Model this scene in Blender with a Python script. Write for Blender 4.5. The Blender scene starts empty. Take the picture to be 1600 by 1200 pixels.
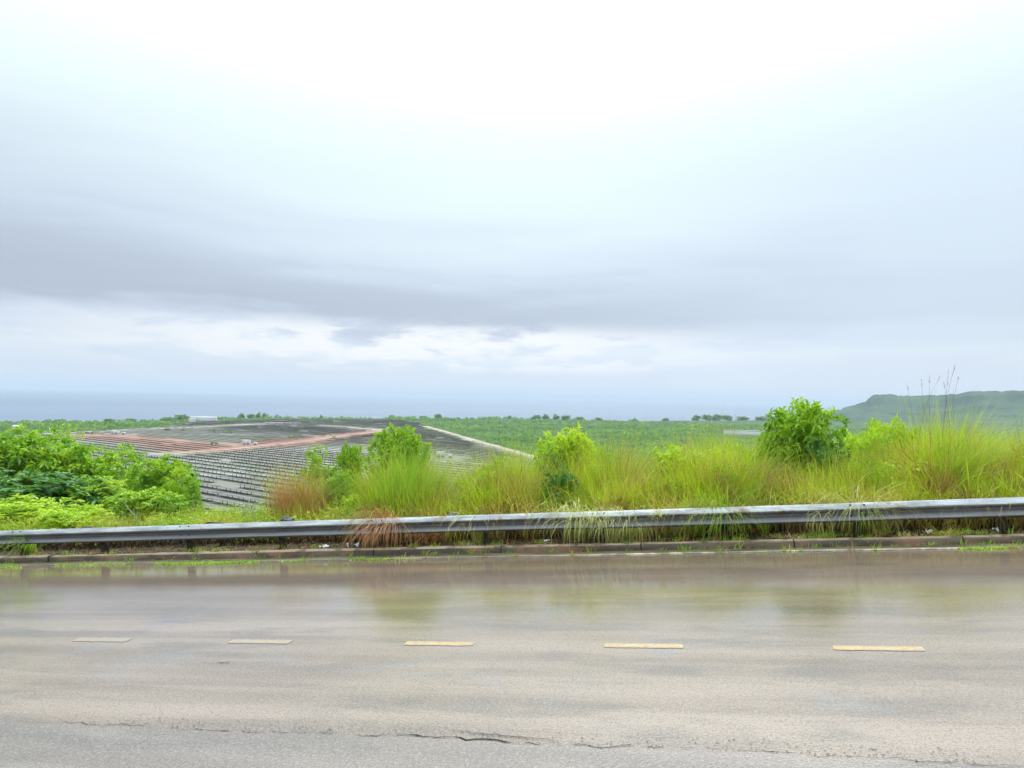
import bpy, math, random
import numpy as np
from mathutils import Matrix, Vector
rng = np.random.default_rng(7)
random.seed(7)
sc = bpy.context.scene
C = sc.collection

# ------------------------------------------------------------------ camera
F_PX = 1186.0
EYE = 2.4
pitch = math.atan(21 / F_PX)
roll = math.atan(0.0215)
Fw = np.array([0, math.cos(pitch), math.sin(pitch)])
R0 = np.array([1.0, 0, 0])
U0 = np.array([0, -math.sin(pitch), math.cos(pitch)])
Rt = math.cos(roll) * R0 + math.sin(roll) * U0
Up = -math.sin(roll) * R0 + math.cos(roll) * U0
CAM = np.array([0, 0, EYE])
cam_d = bpy.data.cameras.new('camera')
cam = bpy.data.objects.new('camera', cam_d)
C.objects.link(cam)
cam_d.sensor_width = 36
cam_d.lens = 36 * F_PX / 1600
cam_d.clip_start = 0.1
cam_d.clip_end = 90000
m = Matrix.Identity(4)
for i in range(3):
    m[i][0] = Rt[i]; m[i][1] = Up[i]; m[i][2] = -Fw[i]; m[i][3] = CAM[i]
cam.matrix_world = m
sc.camera = cam

def ray(x, y):
    d = Fw + Rt * (x - 800) / F_PX + Up * (600 - y) / F_PX
    return d / np.linalg.norm(d)

# ------------------------------------------------------------------ sky
SUN_EL, SUN_AZ = math.radians(52), math.radians(8)      # azimuth clockwise from +Y
world = bpy.data.worlds.new('World')
sc.world = world
world.use_nodes = True
nt = world.node_tree
nt.nodes.clear()

class NT:
    """tiny helper round a node tree"""
    def __init__(s, t): s.t = t
    def n(s, typ, **kw):
        nd = s.t.nodes.new(typ)
        for k, v in kw.items():
            if k.startswith('i_'):
                nd.inputs[k[2:].replace('_', ' ')].default_value = v
            else:
                setattr(nd, k, v)
        return nd
    def l(s, a, b): s.t.links.new(a, b)
    def put(s, sock, v):
        if hasattr(v, 'is_linked'): s.l(v, sock)
        elif v is not None: sock.default_value = v
    def math(s, op, a, b=None, c=None, clamp=False):
        nd = s.t.nodes.new('ShaderNodeMath'); nd.operation = op; nd.use_clamp = clamp
        s.put(nd.inputs[0], a); s.put(nd.inputs[1], b); s.put(nd.inputs[2], c)
        return nd.outputs[0]
    def mix(s, fac, a, b, blend='MIX'):
        nd = s.t.nodes.new('ShaderNodeMix'); nd.data_type = 'RGBA'; nd.blend_type = blend
        s.put(nd.inputs[0], fac)
        s.put(nd.inputs[6], a if hasattr(a, 'is_linked') else (*a, 1)); s.put(nd.inputs[7], b if hasattr(b, 'is_linked') else (*b, 1))
        return nd.outputs[2]
    def ramp(s, fac, stops, interp='LINEAR'):
        nd = s.t.nodes.new('ShaderNodeValToRGB'); cr = nd.color_ramp; cr.interpolation = interp
        while len(cr.elements) < len(stops): cr.elements.new(0.5)
        for e, (p, c) in zip(cr.elements, stops):
            e.position = p; e.color = (*c, 1) if len(c) == 3 else c
        s.put(nd.inputs[0], fac)
        return nd.outputs[0]
    def noise(s, vec, scale, detail=4, rough=0.5, dist=0.0, out=0):
        nd = s.t.nodes.new('ShaderNodeTexNoise')
        nd.inputs['Scale'].default_value = scale; nd.inputs['Detail'].default_value = detail
        nd.inputs['Roughness'].default_value = rough; nd.inputs['Distortion'].default_value = dist
        if vec is not None: s.l(vec, nd.inputs['Vector'])
        return nd.outputs[out]
    def mapping(s, vec, scale=(1, 1, 1), loc=(0, 0, 0), rot=(0, 0, 0)):
        nd = s.t.nodes.new('ShaderNodeMapping')
        nd.inputs['Scale'].default_value = scale; nd.inputs['Location'].default_value = loc; nd.inputs['Rotation'].default_value = rot
        s.l(vec, nd.inputs['Vector'])
        return nd.outputs[0]
    def maprange(s, v, a, b, c=0.0, d=1.0, smooth=True):
        nd = s.t.nodes.new('ShaderNodeMapRange')
        nd.interpolation_type = 'SMOOTHSTEP' if smooth else 'LINEAR'
        s.put(nd.inputs[0], v)
        for i, q in enumerate((a, b, c, d)): nd.inputs[i + 1].default_value = q
        return nd.outputs[0]

w = NT(nt)
sky = w.n('ShaderNodeTexSky', sky_type='NISHITA', sun_disc=False, sun_elevation=SUN_EL, sun_rotation=SUN_AZ)
bg_sky = w.n('ShaderNodeBackground', i_Strength=0.1)
w.l(sky.outputs[0], bg_sky.inputs[0])
tc = w.n('ShaderNodeTexCoord')
gen = tc.outputs['Generated']
sep = w.n('ShaderNodeSeparateXYZ'); w.l(gen, sep.inputs[0])
dx, dy, dz = sep.outputs
# flattened coordinates: cloud forms are wide and thin near the horizon
vs = w.mapping(gen, scale=(1, 1, 4.5), loc=(3.1, 0.4, 0.2))
n1 = w.noise(vs, 1.1, 6, 0.5, 0.3)          # broad masses
n2 = w.noise(w.mapping(gen, scale=(1, 1, 7.0), loc=(0.7, 5.0, 1.0)), 3.4, 5, 0.55, 0.3)   # streaks
n3 = w.noise(w.mapping(gen, scale=(1, 1, 4.0), loc=(7.7, 1.0, 3.0)), 8.0, 5, 0.6, 0.2)    # puffs
zw = w.math('ADD', dz, w.math('MULTIPLY', w.math('SUBTRACT', n1, 0.5), 0.10))
zw = w.math('ADD', zw, w.math('MULTIPLY', w.math('SUBTRACT', n2, 0.5), 0.09))
lm = w.math('MULTIPLY', w.math('MAXIMUM', w.math('SUBTRACT', zw, 0.105), 0.0), w.maprange(dx, -0.10, -0.50, 0.0, 0.42))
zw = w.math('SUBTRACT', zw, lm)
base = w.ramp(w.math('MULTIPLY', zw, 2.0, clamp=True), [
    (0.0, (0.80, 0.89, 1.02)), (0.05, (0.78, 0.87, 1.01)), (0.10, (0.86, 0.95, 1.04)), (0.145, (0.74, 0.83, 0.98)), (0.20, (0.50, 0.575, 0.70)),
    (0.255, (0.54, 0.62, 0.74)), (0.33, (0.70, 0.81, 0.93)), (0.45, (0.84, 0.97, 1.02)), (0.80, (0.88, 1.03, 1.10)), (1.0, (0.93, 1.07, 1.12))])
# whole-sky: an overcast sky grows brighter towards the zenith
zen = w.math('ADD', 1.0, w.math('MULTIPLY', w.maprange(dz, 0.25, 1.0, 0, 1), 2.0))
# broad glow of the veiled sun
sdir = (math.sin(SUN_AZ) * math.cos(SUN_EL), math.cos(SUN_AZ) * math.cos(SUN_EL), math.sin(SUN_EL))
dot = w.n('ShaderNodeVectorMath', operation='DOT_PRODUCT'); w.l(gen, dot.inputs[0]); dot.inputs[1].default_value = sdir
glow = w.math('POWER', w.math('MAXIMUM', dot.outputs['Value'], 0.0), 5.0)
# side to side: less light towards the flanks, band dies out in the east part
band_soft = w.maprange(dx, -0.05, 0.55, 0, 1)
col = w.mix(w.math('MULTIPLY', band_soft, w.math('MULTIPLY', w.maprange(dz, 0.04, 0.10, 0, 1), 0.78)), base, (0.73, 0.85, 0.975))
# bright torn gap low over the sea
gap = w.math('MULTIPLY', w.maprange(dz, 0.025, 0.045), w.maprange(dz, 0.105, 0.075))
gap = w.math('MULTIPLY', gap, w.maprange(w.math('ABSOLUTE', w.math('SUBTRACT', dx, -0.14)), 0.52, 0.12))
gap = w.math('MULTIPLY', gap, w.maprange(n3, 0.38, 0.54))
col = w.mix(gap, col, (1.05, 1.07, 1.09))
hsc = w.math('ADD', 0.93, w.math('MULTIPLY', glow, 0.42))
tot = w.math('MULTIPLY', hsc, zen)
tot = w.math('MULTIPLY', tot, w.math('ADD', 0.93, w.math('MULTIPLY', n1, 0.14)))
vm = w.n('ShaderNodeVectorMath', operation='SCALE'); w.l(col, vm.inputs[0]); w.l(tot, vm.inputs['Scale'])
below = w.maprange(dz, -0.02, 0.0)
bg_c = w.n('ShaderNodeBackground', i_Strength=1.0)
w.l(vm.outputs[0], bg_c.inputs[0])
ms = w.n('ShaderNodeMixShader'); ms.inputs[0].default_value = 0.93
w.l(bg_sky.outputs[0], ms.inputs[1]); w.l(bg_c.outputs[0], ms.inputs[2])
wo = w.n('ShaderNodeOutputWorld'); w.l(ms.outputs[0], wo.inputs[0])
world.cycles.sampling_method = 'MANUAL'
world.cycles.sample_map_resolution = 512

sun_d = bpy.data.lights.new('sun', 'SUN')
sun = bpy.data.objects.new('sun', sun_d)
C.objects.link(sun)
sun_d.energy = 1.5
sun_d.angle = math.radians(25)
sun_d.color = (1.0, 0.96, 0.9)
sun.location = (0, 0, 50)
sun.rotation_euler = Vector(sdir).to_track_quat('Z', 'Y').to_euler()

sc.view_settings.view_transform = 'Standard'
sc.view_settings.look = 'None'
sc.view_settings.exposure = 0.0
sc.view_settings.gamma = 1.0
sc.view_settings.use_curve_mapping = False
sc.render.engine = 'CYCLES'
sc.cycles.use_denoising = True
sc.cycles.max_bounces = 6
sc.cycles.volume_bounces = 0
sc.cycles.transparent_max_bounces = 8
sc.cycles.sample_clamp_indirect = 6

# ------------------------------------------------------------------ frames and helpers
Lr = ray(-3900, 956)
u = -Lr                                   # along the road, uphill to the right
v = np.array([-u[1], u[0], 0.0]); v /= np.linalg.norm(v)   # across the road, away from the camera
nrm = np.cross(u, v)
ORG = CAM - nrm * EYE
RM = Matrix.Identity(4)
for i in range(3):
    RM[i][0] = u[i]; RM[i][1] = v[i]; RM[i][2] = nrm[i]; RM[i][3] = ORG[i]

T_KERB, T_RAIL = 12.75, 13.02
PLAT = EYE - 35.0
SEA = EYE - 62.0

def smooth(a, b, x):
    t = np.clip((np.asarray(x, float) - a) / (b - a), 0, 1)
    return t * t * (3 - 2 * t)

def hnoise(x, y, f=1.0, seed=0.0):
    """cheap smooth value noise out of sines, -1..1"""
    x = np.asarray(x, float) * f + seed * 3.7; y = np.asarray(y, float) * f - seed * 2.3
    return (np.sin(1.0 * x + 1.7 * y + 0.3) + np.sin(-1.3 * x + 0.9 * y + 1.9 + np.sin(0.7 * x)) + 0.6 * np.sin(2.3 * x - 2.9 * y + 4.1) + 0.4 * np.sin(4.7 * x + 3.1 * y)) / 3.0

def road_xy(x, y):
    """horizontal position -> (s, t) in the road frame (t axis is level, s axis is graded)"""
    uh = u[:2] / np.linalg.norm(u[:2])
    px = x - ORG[0]; py = y - ORG[1]
    t = px * v[0] + py * v[1]
    s = (px * uh[0] + py * uh[1]) / np.linalg.norm(u[:2])
    return s, t

EDGE_PX = [(-900, 668), (-300, 662), (0, 660), (200, 659), (300, 655), (450, 653), (600, 654), (800, 655), (1000, 658), (1200, 657), (1500, 662), (2500, 690)]
def hor(x): return 604 + 0.0215 * x
EDGE_AZ, EDGE_D = [], []
for ex, ey in EDGE_PX:
    r_ = ray(ex, ey); k = (PLAT - EYE) / r_[2]
    EDGE_AZ.append(math.atan2(r_[0], r_[1])); EDGE_D.append(k * math.hypot(r_[0], r_[1]))
def edge_dist(az): return np.interp(az, EDGE_AZ, EDGE_D)

def ground(x, y):
    x = np.asarray(x, float); y = np.asarray(y, float)
    s, t = road_xy(x, y)
    sc_ = np.clip(s, -160, 160)
    road_z = ORG[2] + sc_ * u[2]
    verge = np.interp(t, [-60, -6, 0, 3.2, 3.5, 12.6, 13.2, 14.5, 17, 22, 34, 60, 400], [12, 2.4, 0.8, 0.12, -0.06, -0.06, 0.10, 0.10, -0.05, -0.9, -4.6, -14.0, -100])
    nz = 0.06 * hnoise(x, y, 1.3) * smooth(13.1, 14.5, t) + 0.5 * hnoise(x, y, 0.13, 2) * smooth(20, 40, t)
    a = road_z + verge + nz
    d = np.hypot(x, y); az = np.arctan2(x, y)
    ed = edge_dist(az)
    ed = np.where(y > 0, ed, 700)
    pl = PLAT + 0.25 * hnoise(x, y, 0.02, 5)
    pl = pl + (SEA - 6 - pl) * smooth(0, 60, d - ed)
    far = np.maximum(a, pl)
    return np.where(t < 12.65, a, far)

def at_t(px, t, py=700):
    """world x,y where the sight line through photo column px meets the line t metres across the road"""
    d = ray(px, py)
    k = (t - (0 - ORG[0]) * v[0] - (0 - ORG[1]) * v[1]) / (d[0] * v[0] + d[1] * v[1])
    return d[0] * k, d[1] * k

def z_at(px, py, x, y):
    """height that photo pixel (px,py) has above the spot x,y"""
    d = ray(px, py)
    return EYE + d[2] / math.hypot(d[0], d[1]) * math.hypot(x, y)

def on_plain(px, py, z=PLAT):
    d = ray(px, py); k = (z - EYE) / d[2]
    return np.array([d[0] * k, d[1] * k])

def mesh_np(name, verts, faces_list, attrs=None, smooth_=False):
    """verts (N,3); faces_list: list of int arrays (M,k)"""
    me = bpy.data.meshes.new(name)
    verts = np.asarray(verts, np.float32)
    me.vertices.add(len(verts)); me.vertices.foreach_set('co', verts.ravel())
    loops = np.concatenate([np.asarray(f, np.int32).ravel() for f in faces_list])
    tot = np.concatenate([np.full(len(f), np.asarray(f).shape[1], np.int32) for f in faces_list])
    start = np.concatenate([[0], np.cumsum(tot)[:-1]]).astype(np.int32)
    me.loops.add(len(loops)); me.loops.foreach_set('vertex_index', loops)
    me.polygons.add(len(tot)); me.polygons.foreach_set('loop_start', start); me.polygons.foreach_set('loop_total', tot)
    if smooth_: me.polygons.foreach_set('use_smooth', np.ones(len(tot), bool))
    for k, a in (attrs or {}).items():
        at = me.attributes.new(k, 'FLOAT', 'POINT'); at.data.foreach_set('value', np.asarray(a, np.float32))
    me.update(calc_edges=True)
    return me

def obj(name, me, mat=None, parent=None, mw=None, loc=None):
    o = bpy.data.objects.new(name, me)
    C.objects.link(o)
    if mat is not None and len(me.materials) == 0: me.materials.append(mat)
    if parent is not None: o.parent = parent
    if mw is not None: o.matrix_world = mw
    if loc is not None: o.location = loc
    return o

def empty(name, loc=(0, 0, 0), rotz=0.0, mw=None):
    o = bpy.data.objects.new(name, None); C.objects.link(o); o.empty_display_size = 0.2
    if mw is not None: o.matrix_world = mw
    else: o.location = loc; o.rotation_euler = (0, 0, rotz)
    return o

def tag(o, label=None, cat=None, group=None, kind=None):
    if label: o['label'] = label
    if cat: o['category'] = cat
    if group: o['group'] = group
    if kind: o['kind'] = kind
    return o

class Geo:
    """collects verts / quads / attributes"""
    def __init__(s): s.v = []; s.q = []; s.tr = []; s.a = {}; s.n = 0
    def add(s, v, quads=None, tris=None, **attrs):
        v = np.asarray(v, np.float32).reshape(-1, 3)
        if quads is not None and len(quads): s.q.append(np.asarray(quads, np.int32) + s.n)
        if tris is not None and len(tris): s.tr.append(np.asarray(tris, np.int32) + s.n)
        s.v.append(v); s.n += len(v)
        for k, a in attrs.items(): s.a.setdefault(k, []).append(np.broadcast_to(np.asarray(a, np.float32), (len(v),)))
    def mesh(s, name, smooth_=False):
        fl = []
        if s.q: fl.append(np.concatenate(s.q))
        if s.tr: fl.append(np.concatenate(s.tr))
        return mesh_np(name, np.concatenate(s.v), fl, {k: np.concatenate(a) for k, a in s.a.items()}, smooth_)

BOXQ = np.array([[0, 3, 2, 1], [4, 5, 6, 7], [0, 1, 5, 4], [1, 2, 6, 5], [2, 3, 7, 6], [3, 0, 4, 7]])
def box(g, x0, x1, y0, y1, z0, z1, **at):
    g.add([(x0, y0, z0), (x1, y0, z0), (x1, y1, z0), (x0, y1, z0), (x0, y0, z1), (x1, y0, z1), (x1, y1, z1), (x0, y1, z1)], BOXQ, **at)

def tube(g, pts, rad, sides=5, **at):
    pts = np.asarray(pts, float); n = len(pts); rad = np.broadcast_to(rad, (n,))
    tg = np.gradient(pts, axis=0); tg /= np.linalg.norm(tg, axis=1)[:, None] + 1e-9
    ref = np.where(np.abs(tg[:, 2:3]) > 0.9, [[1.0, 0, 0]], [[0, 0, 1.0]])
    a = np.cross(tg, ref); a /= np.linalg.norm(a, axis=1)[:, None]; b = np.cross(tg, a)
    th = np.linspace(0, 2 * np.pi, sides, endpoint=False)
    vv = pts[:, None] + rad[:, None, None] * (np.cos(th)[None, :, None] * a[:, None] + np.sin(th)[None, :, None] * b[:, None])
    q = []
    for i in range(n - 1):
        for j in range(sides):
            k = (j + 1) % sides
            q.append((i * sides + j, i * sides + k, (i + 1) * sides + k, (i + 1) * sides + j))
    g.add(vv.reshape(-1, 3), q, **at)

def blades(g, base, h, az, lean, sag, width, seg=4, rnd=None, dry=0.0, u0=0.0):
    """vectorised grass blades. base (N,3); h length; lean 0..1 outward share; sag = how far the tip bends over"""
    N = len(base)
    h = np.broadcast_to(h, (N,)); lean = np.broadcast_to(lean, (N,)); sag = np.broadcast_to(sag, (N,)); width = np.broadcast_to(width, (N,))
    dry = np.broadcast_to(dry, (N,))
    if rnd is None: rnd = rng.random(N)
    uu = np.linspace(0, 1, seg + 1)
    dirv = np.stack([np.cos(az), np.sin(az), np.zeros(N)], 1)
    sidev = np.stack([-np.sin(az + 0.6), np.cos(az + 0.6), np.zeros(N)], 1)
    # integrate angle from vertical
    th0 = np.arcsin(np.clip(lean, -0.99, 0.99))
    pos = np.zeros((N, seg + 1, 3)); pos[:, 0] = base
    for k in range(seg):
        um = (uu[k] + uu[k + 1]) / 2
        th = th0 + sag * um ** 1.5
        step = (h / seg)[:, None]
        pos[:, k + 1] = pos[:, k] + step * (np.sin(th)[:, None] * dirv + np.cos(th)[:, None] * np.array([0, 0, 1.0]))
    wd = width[:, None] * (0.55 + 0.45 * np.sin(np.pi * np.minimum(uu * 1.3 + 0.15, 1)))[None]
    wd = wd * np.clip((1.02 - uu) * 3, 0.06, 1)[None]
    vv = np.stack([pos - sidev[:, None] * wd[:, :, None] / 2, pos + sidev[:, None] * wd[:, :, None] / 2], 2)   # N,seg+1,2,3
    idx = np.arange(N)[:, None] * (2 * (seg + 1)) + np.arange(seg)[None] * 2
    q = np.stack([idx, idx + 1, idx + 3, idx + 2], -1).reshape(-1, 4)
    U = np.broadcast_to(uu[None, :, None], (N, seg + 1, 2)).ravel()
    g.add(vv.reshape(-1, 3), q, along=u0 + U * (1 - u0), rnd=np.repeat(rnd, 2 * (seg + 1)), dry=np.repeat(dry, 2 * (seg + 1)))

def leaves(g, pos, dirv, nor, length, width, rnd, fold=0.25, droop=0.15):
    N = len(pos)
    length = np.broadcast_to(length, (N,))[:, None]; width = np.broadcast_to(width, (N,))[:, None]
    dirv = dirv / (np.linalg.norm(dirv, axis=1)[:, None] + 1e-9)
    sd = np.cross(dirv, nor); sd /= np.linalg.norm(sd, axis=1)[:, None] + 1e-9
    up = np.cross(sd, dirv)
    b = pos; c = pos + dirv * length * 0.5 - up * width * fold * 0.3; tp = pos + dirv * length - up * length * droop
    l = pos + dirv * length * 0.45 + sd * width * 0.5 + up * width * fold; r = pos + dirv * length * 0.45 - sd * width * 0.5 + up * width * fold
    vv = np.stack([b, l, tp, r, c], 1)
    i = np.arange(N)[:, None] * 5
    q = np.concatenate([i + np.array([[0, 4, 2, 1]]), i + np.array([[0, 3, 2, 4]])])
    g.add(vv.reshape(-1, 3), q, rnd=np.repeat(rnd, 5), along=np.tile([0.1, .5, 1, .5, .5], N), dry=0.0)

def rand_dirs(n, upbias=0.0):
    d = rng.normal(size=(n, 3)); d[:, 2] += upbias
    return d / np.linalg.norm(d, axis=1)[:, None]

# ------------------------------------------------------------------ materials
def new_mat(name):
    mt = bpy.data.materials.new(name); mt.use_nodes = True
    mt.node_tree.nodes.clear()
    return mt, NT(mt.node_tree)

def principled(T, base, rough=0.6, spec=0.5, metal=0.0, normal=None, coat=None):
    p = T.n('ShaderNodeBsdfPrincipled')
    T.put(p.inputs['Base Color'], base if hasattr(base, 'is_linked') else (*base, 1))
    T.put(p.inputs['Roughness'], rough); T.put(p.inputs['Specular IOR Level'], spec); T.put(p.inputs['Metallic'], metal)
    if normal is not None: T.l(normal, p.inputs['Normal'])
    return p
def out(T, sh):
    o = T.n('ShaderNodeOutputMaterial'); T.l(sh, o.inputs[0])
def bump(T, h, strength=0.3, dist=0.02):
    b = T.n('ShaderNodeBump', i_Strength=strength, i_Distance=dist); T.l(h, b.inputs['Height'])
    return b.outputs[0]

def simple_mat(name, c1, c2, scale=5.0, rough=0.7, spec=0.4, metal=0.0, bmp=0.2, coord='Object', detail=5):
    mt, T = new_mat(name)
    co = T.n('ShaderNodeTexCoord').outputs[coord]
    n = T.noise(co, scale, detail, 0.6)
    c = T.mix(T.maprange(n, 0.35, 0.65), c1, c2)
    out(T, principled(T, c, rough, spec, metal, bump(T, T.noise(co, scale * 4, 4, 0.6), bmp, 0.02)).outputs[0])
    return mt

def plant_mat(name, stops, dry_stops=None, transl=0.4, rough=0.45, noise_amt=0.5, base_brown=0.0):
    """leaf / blade colour from the per-leaf random value, a broad patch noise and the blade's own dry base"""
    mt, T = new_mat(name)
    rnd = T.n('ShaderNodeAttribute', attribute_name='rnd').outputs['Fac']
    al = T.n('ShaderNodeAttribute', attribute_name='along').outputs['Fac']
    dry = T.n('ShaderNodeAttribute', attribute_name='dry').outputs['Fac']
    geo = T.n('ShaderNodeNewGeometry').outputs['Position']
    nz = T.noise(geo, 0.9, 3, 0.5)
    oi = T.n('ShaderNodeObjectInfo').outputs['Random']
    f = T.math('ADD', T.math('MULTIPLY', rnd, 1 - noise_amt), T.math('MULTIPLY', T.maprange(nz, 0.3, 0.7), noise_amt))
    f = T.math('ADD', f, T.math('MULTIPLY', T.math('SUBTRACT', oi, 0.5), 0.12), clamp=True)
    c = T.ramp(f, stops)
    if dry_stops:
        dc = T.ramp(rnd, dry_stops)
        lim = T.math('ADD', 0.42, T.math('MULTIPLY', T.math('SUBTRACT', T.noise(geo, 1.1, 3, 0.6), 0.5), 1.25))
        b = T.math('MULTIPLY', T.math('SUBTRACT', T.math('MULTIPLY', lim, base_brown), al), 4.0, clamp=True)
        fac = T.math('MAXIMUM', b, dry)
        c = T.mix(fac, c, dc)
    p = principled(T, c, rough, 0.35)
    tr = T.n('ShaderNodeBsdfTranslucent'); T.l(T.mix(0.10, c, (0.55, 0.75, 0.05)), tr.inputs[0])
    mx = T.n('ShaderNodeMixShader'); mx.inputs[0].default_value = transl
    T.l(p.outputs[0], mx.inputs[1]); T.l(tr.outputs[0], mx.inputs[2])
    out(T, mx.outputs[0])
    return mt

DRY = [(0.0, (0.20, 0.09, 0.025)), (0.35, (0.36, 0.17, 0.045)), (0.7, (0.52, 0.32, 0.11)), (1.0, (0.66, 0.50, 0.24))]
M_GRASS = plant_mat('grass_yellow_green', [(0, (0.10, 0.20, 0.008)), (0.35, (0.32, 0.48, 0.012)), (0.65, (0.54, 0.64, 0.018)), (1.0, (0.72, 0.66, 0.12))], DRY, 0.42, 0.5, 0.5, 1.64)
M_GRASS_G = plant_mat('grass_fresh_green', [(0, (0.08, 0.22, 0.010)), (0.5, (0.27, 0.48, 0.02)), (1.0, (0.55, 0.64, 0.10))], DRY, 0.42, 0.5, 0.35, 0.6)
M_STRAW = plant_mat('grass_dry_straw', [(0, (0.26, 0.10, 0.03)), (0.5, (0.56, 0.27, 0.11)), (1.0, (0.80, 0.50, 0.30))], None, 0.3, 0.6, 0.2)
M_PALE = plant_mat('grass_pale_blades', [(0, (0.34, 0.42, 0.07)), (0.5, (0.60, 0.62, 0.18)), (1.0, (0.85, 0.80, 0.42))], None, 0.4, 0.5, 0.2)
M_LEAF = plant_mat('leaf_bright_green', [(0, (0.03, 0.11, 0.010)), (0.35, (0.11, 0.30, 0.012)), (0.65, (0.30, 0.52, 0.015)), (1.0, (0.58, 0.68, 0.05))], None, 0.42, 0.4, 0.35)
M_LEAF_Y = plant_mat('leaf_lime_green', [(0, (0.09, 0.24, 0.010)), (0.4, (0.30, 0.54, 0.012)), (1.0, (0.68, 0.78, 0.05))], None, 0.45, 0.4, 0.3)
M_LEAF_D = plant_mat('leaf_deep_green', [(0, (0.020, 0.09, 0.016)), (0.5, (0.055, 0.20, 0.025)), (1.0, (0.18, 0.38, 0.08))], None, 0.35, 0.35, 0.3)
M_WEED = plant_mat('weed_mixed_green', [(0, (0.05, 0.14, 0.010)), (0.3, (0.19, 0.38, 0.014)), (0.6, (0.42, 0.54, 0.02)), (0.85, (0.44, 0.42, 0.06)), (1.0, (0.50, 0.33, 0.10))], None, 0.42, 0.5, 0.55)
M_BARK = simple_mat('stem_bark', (0.16, 0.11, 0.06), (0.30, 0.24, 0.15), 14, 0.85)
M_STEM_PALE = simple_mat('stem_pale', (0.35, 0.33, 0.24), (0.50, 0.47, 0.36), 14, 0.8)

# ------------------------------------------------------------------ terrain, plain, sea, hills
def terrain():
    NA = 420
    d1 = np.concatenate([np.linspace(0, 11, 12), np.linspace(11.6, 40, 76), np.geomspace(41, 330, 70), np.linspace(337, 2400, 150), np.geomspace(2460, 4200, 10)])
    azs = np.concatenate([np.radians(np.linspace(-50, 50, NA)), np.radians(np.linspace(53, 307, 84))])
    na = len(azs)
    g = Geo()
    A, D = np.meshgrid(azs, d1)
    X = D * np.sin(A); Y = D * np.cos(A)
    Z = ground(X, Y)
    g_v = np.stack([X, Y, Z], -1).reshape(-1, 3)
    i, j = np.meshgrid(np.arange(len(d1) - 1), np.arange(na), indexing='ij')
    jn = (j + 1) % na
    q = np.stack([i * na + j, (i + 1) * na + j, (i + 1) * na + jn, i * na + jn], -1).reshape(-1, 4)
    return mesh_np('ground', g_v, [q], None, True)

mt, T = new_mat('earth_and_scrub_ground')
pos = T.n('ShaderNodeNewGeometry').outputs['Position']
sp = T.n('ShaderNodeSeparateXYZ'); T.l(pos, sp.inputs[0])
near = T.mix(T.maprange(T.noise(pos, 3.0, 5, 0.65), 0.4, 0.6), (0.040, 0.026, 0.014), (0.10, 0.065, 0.035))
near = T.mix(T.maprange(T.noise(pos, 9.0, 4, 0.6), 0.52, 0.7), near, (0.06, 0.085, 0.02))
farc = T.mix(T.maprange(T.noise(pos, 0.03, 5, 0.6), 0.4, 0.6), (0.035, 0.075, 0.022), (0.065, 0.12, 0.03))
c = T.mix(T.maprange(sp.outputs[2], -6.0, -16.0), near, farc)
out(T, principled(T, c, 0.9, 0.2, 0, bump(T, T.noise(pos, 6, 5, 0.7), 0.6, 0.08)).outputs[0])
tag(obj('ground', terrain(), mt), 'dark earth of the verge and hillside running down to a low coastal plain', kind='structure')

# solar field: its ground
FIELD_PX = [(-420, 704), (60, 678), (200, 671), (255, 667), (300, 660.5), (420, 656.5), (600, 657), (625, 658), (655, 662), (668, 668.5), (740, 688), (830, 713), (1010, 775), (700, 800), (-420, 800)]
FIELD = np.array([on_plain(*p) for p in FIELD_PX])
def inside(poly, x, y):
    x = np.asarray(x); y = np.asarray(y); r = np.zeros(x.shape, bool)
    n = len(poly)
    for i in range(n):
        x1, y1 = poly[i]; x2, y2 = poly[(i + 1) % n]
        c_ = (y1 > y) != (y2 > y)
        with np.errstate(divide='ignore', invalid='ignore'):
            r ^= c_ & (x < (x2 - x1) * (y - y1) / (y2 - y1) + x1)
    return r

def grid_sheet(name, poly, dz, step):
    """a sheet over a polygon that follows the plain, as grid cells"""
    lo = poly.min(0); hi = poly.max(0)
    xs = np.arange(lo[0], hi[0] + step, step); ys = np.arange(lo[1], hi[1] + step, step)
    X, Y = np.meshgrid(xs, ys)
    Z = PLAT + 0.30 + dz + 0 * X
    nx = len(xs)
    i, j = np.meshgrid(np.arange(len(ys) - 1), np.arange(nx - 1), indexing='ij')
    cx = X[:-1, :-1] + step / 2; cy = Y[:-1, :-1] + step / 2
    k = inside(poly, cx, cy)
    q = np.stack([i * nx + j, i * nx + j + 1, (i + 1) * nx + j + 1, (i + 1) * nx + j], -1)[k]
    used, inv = np.unique(q.ravel(), return_inverse=True)
    V = np.stack([X, Y, Z], -1).reshape(-1, 3)[used]
    return mesh_np(name, V, [inv.reshape(-1, 4)])

mt, T = new_mat('red_field_soil')
pos = T.n('ShaderNodeNewGeometry').outputs['Position']
c = T.mix(T.maprange(T.noise(pos, 0.011, 4, 0.6), 0.46, 0.62), (0.20, 0.19, 0.155), (0.36, 0.34, 0.30))
c = T.mix(T.math('MULTIPLY', T.maprange(T.noise(pos, 0.02, 4, 0.7), 0.48, 0.66), 0.7), c, (0.13, 0.17, 0.08))
redv = T.n('ShaderNodeAttribute', attribute_name='red').outputs['Fac']
rn = T.math('ADD', redv, T.math('MULTIPLY', T.math('SUBTRACT', T.noise(pos, 0.02, 4, 0.6), 0.5), 1.2), clamp=True)
c = T.mix(T.maprange(rn, 0.30, 0.95), c, (0.27, 0.15, 0.105))
out(T, principled(T, c, 0.9, 0.2).outputs[0])
RED_LINE = np.array([on_plain(*p_) for p_ in [(160, 681), (250, 692), (330, 702), (395, 697), (470, 690), (530, 682), (600, 674)]])
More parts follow.
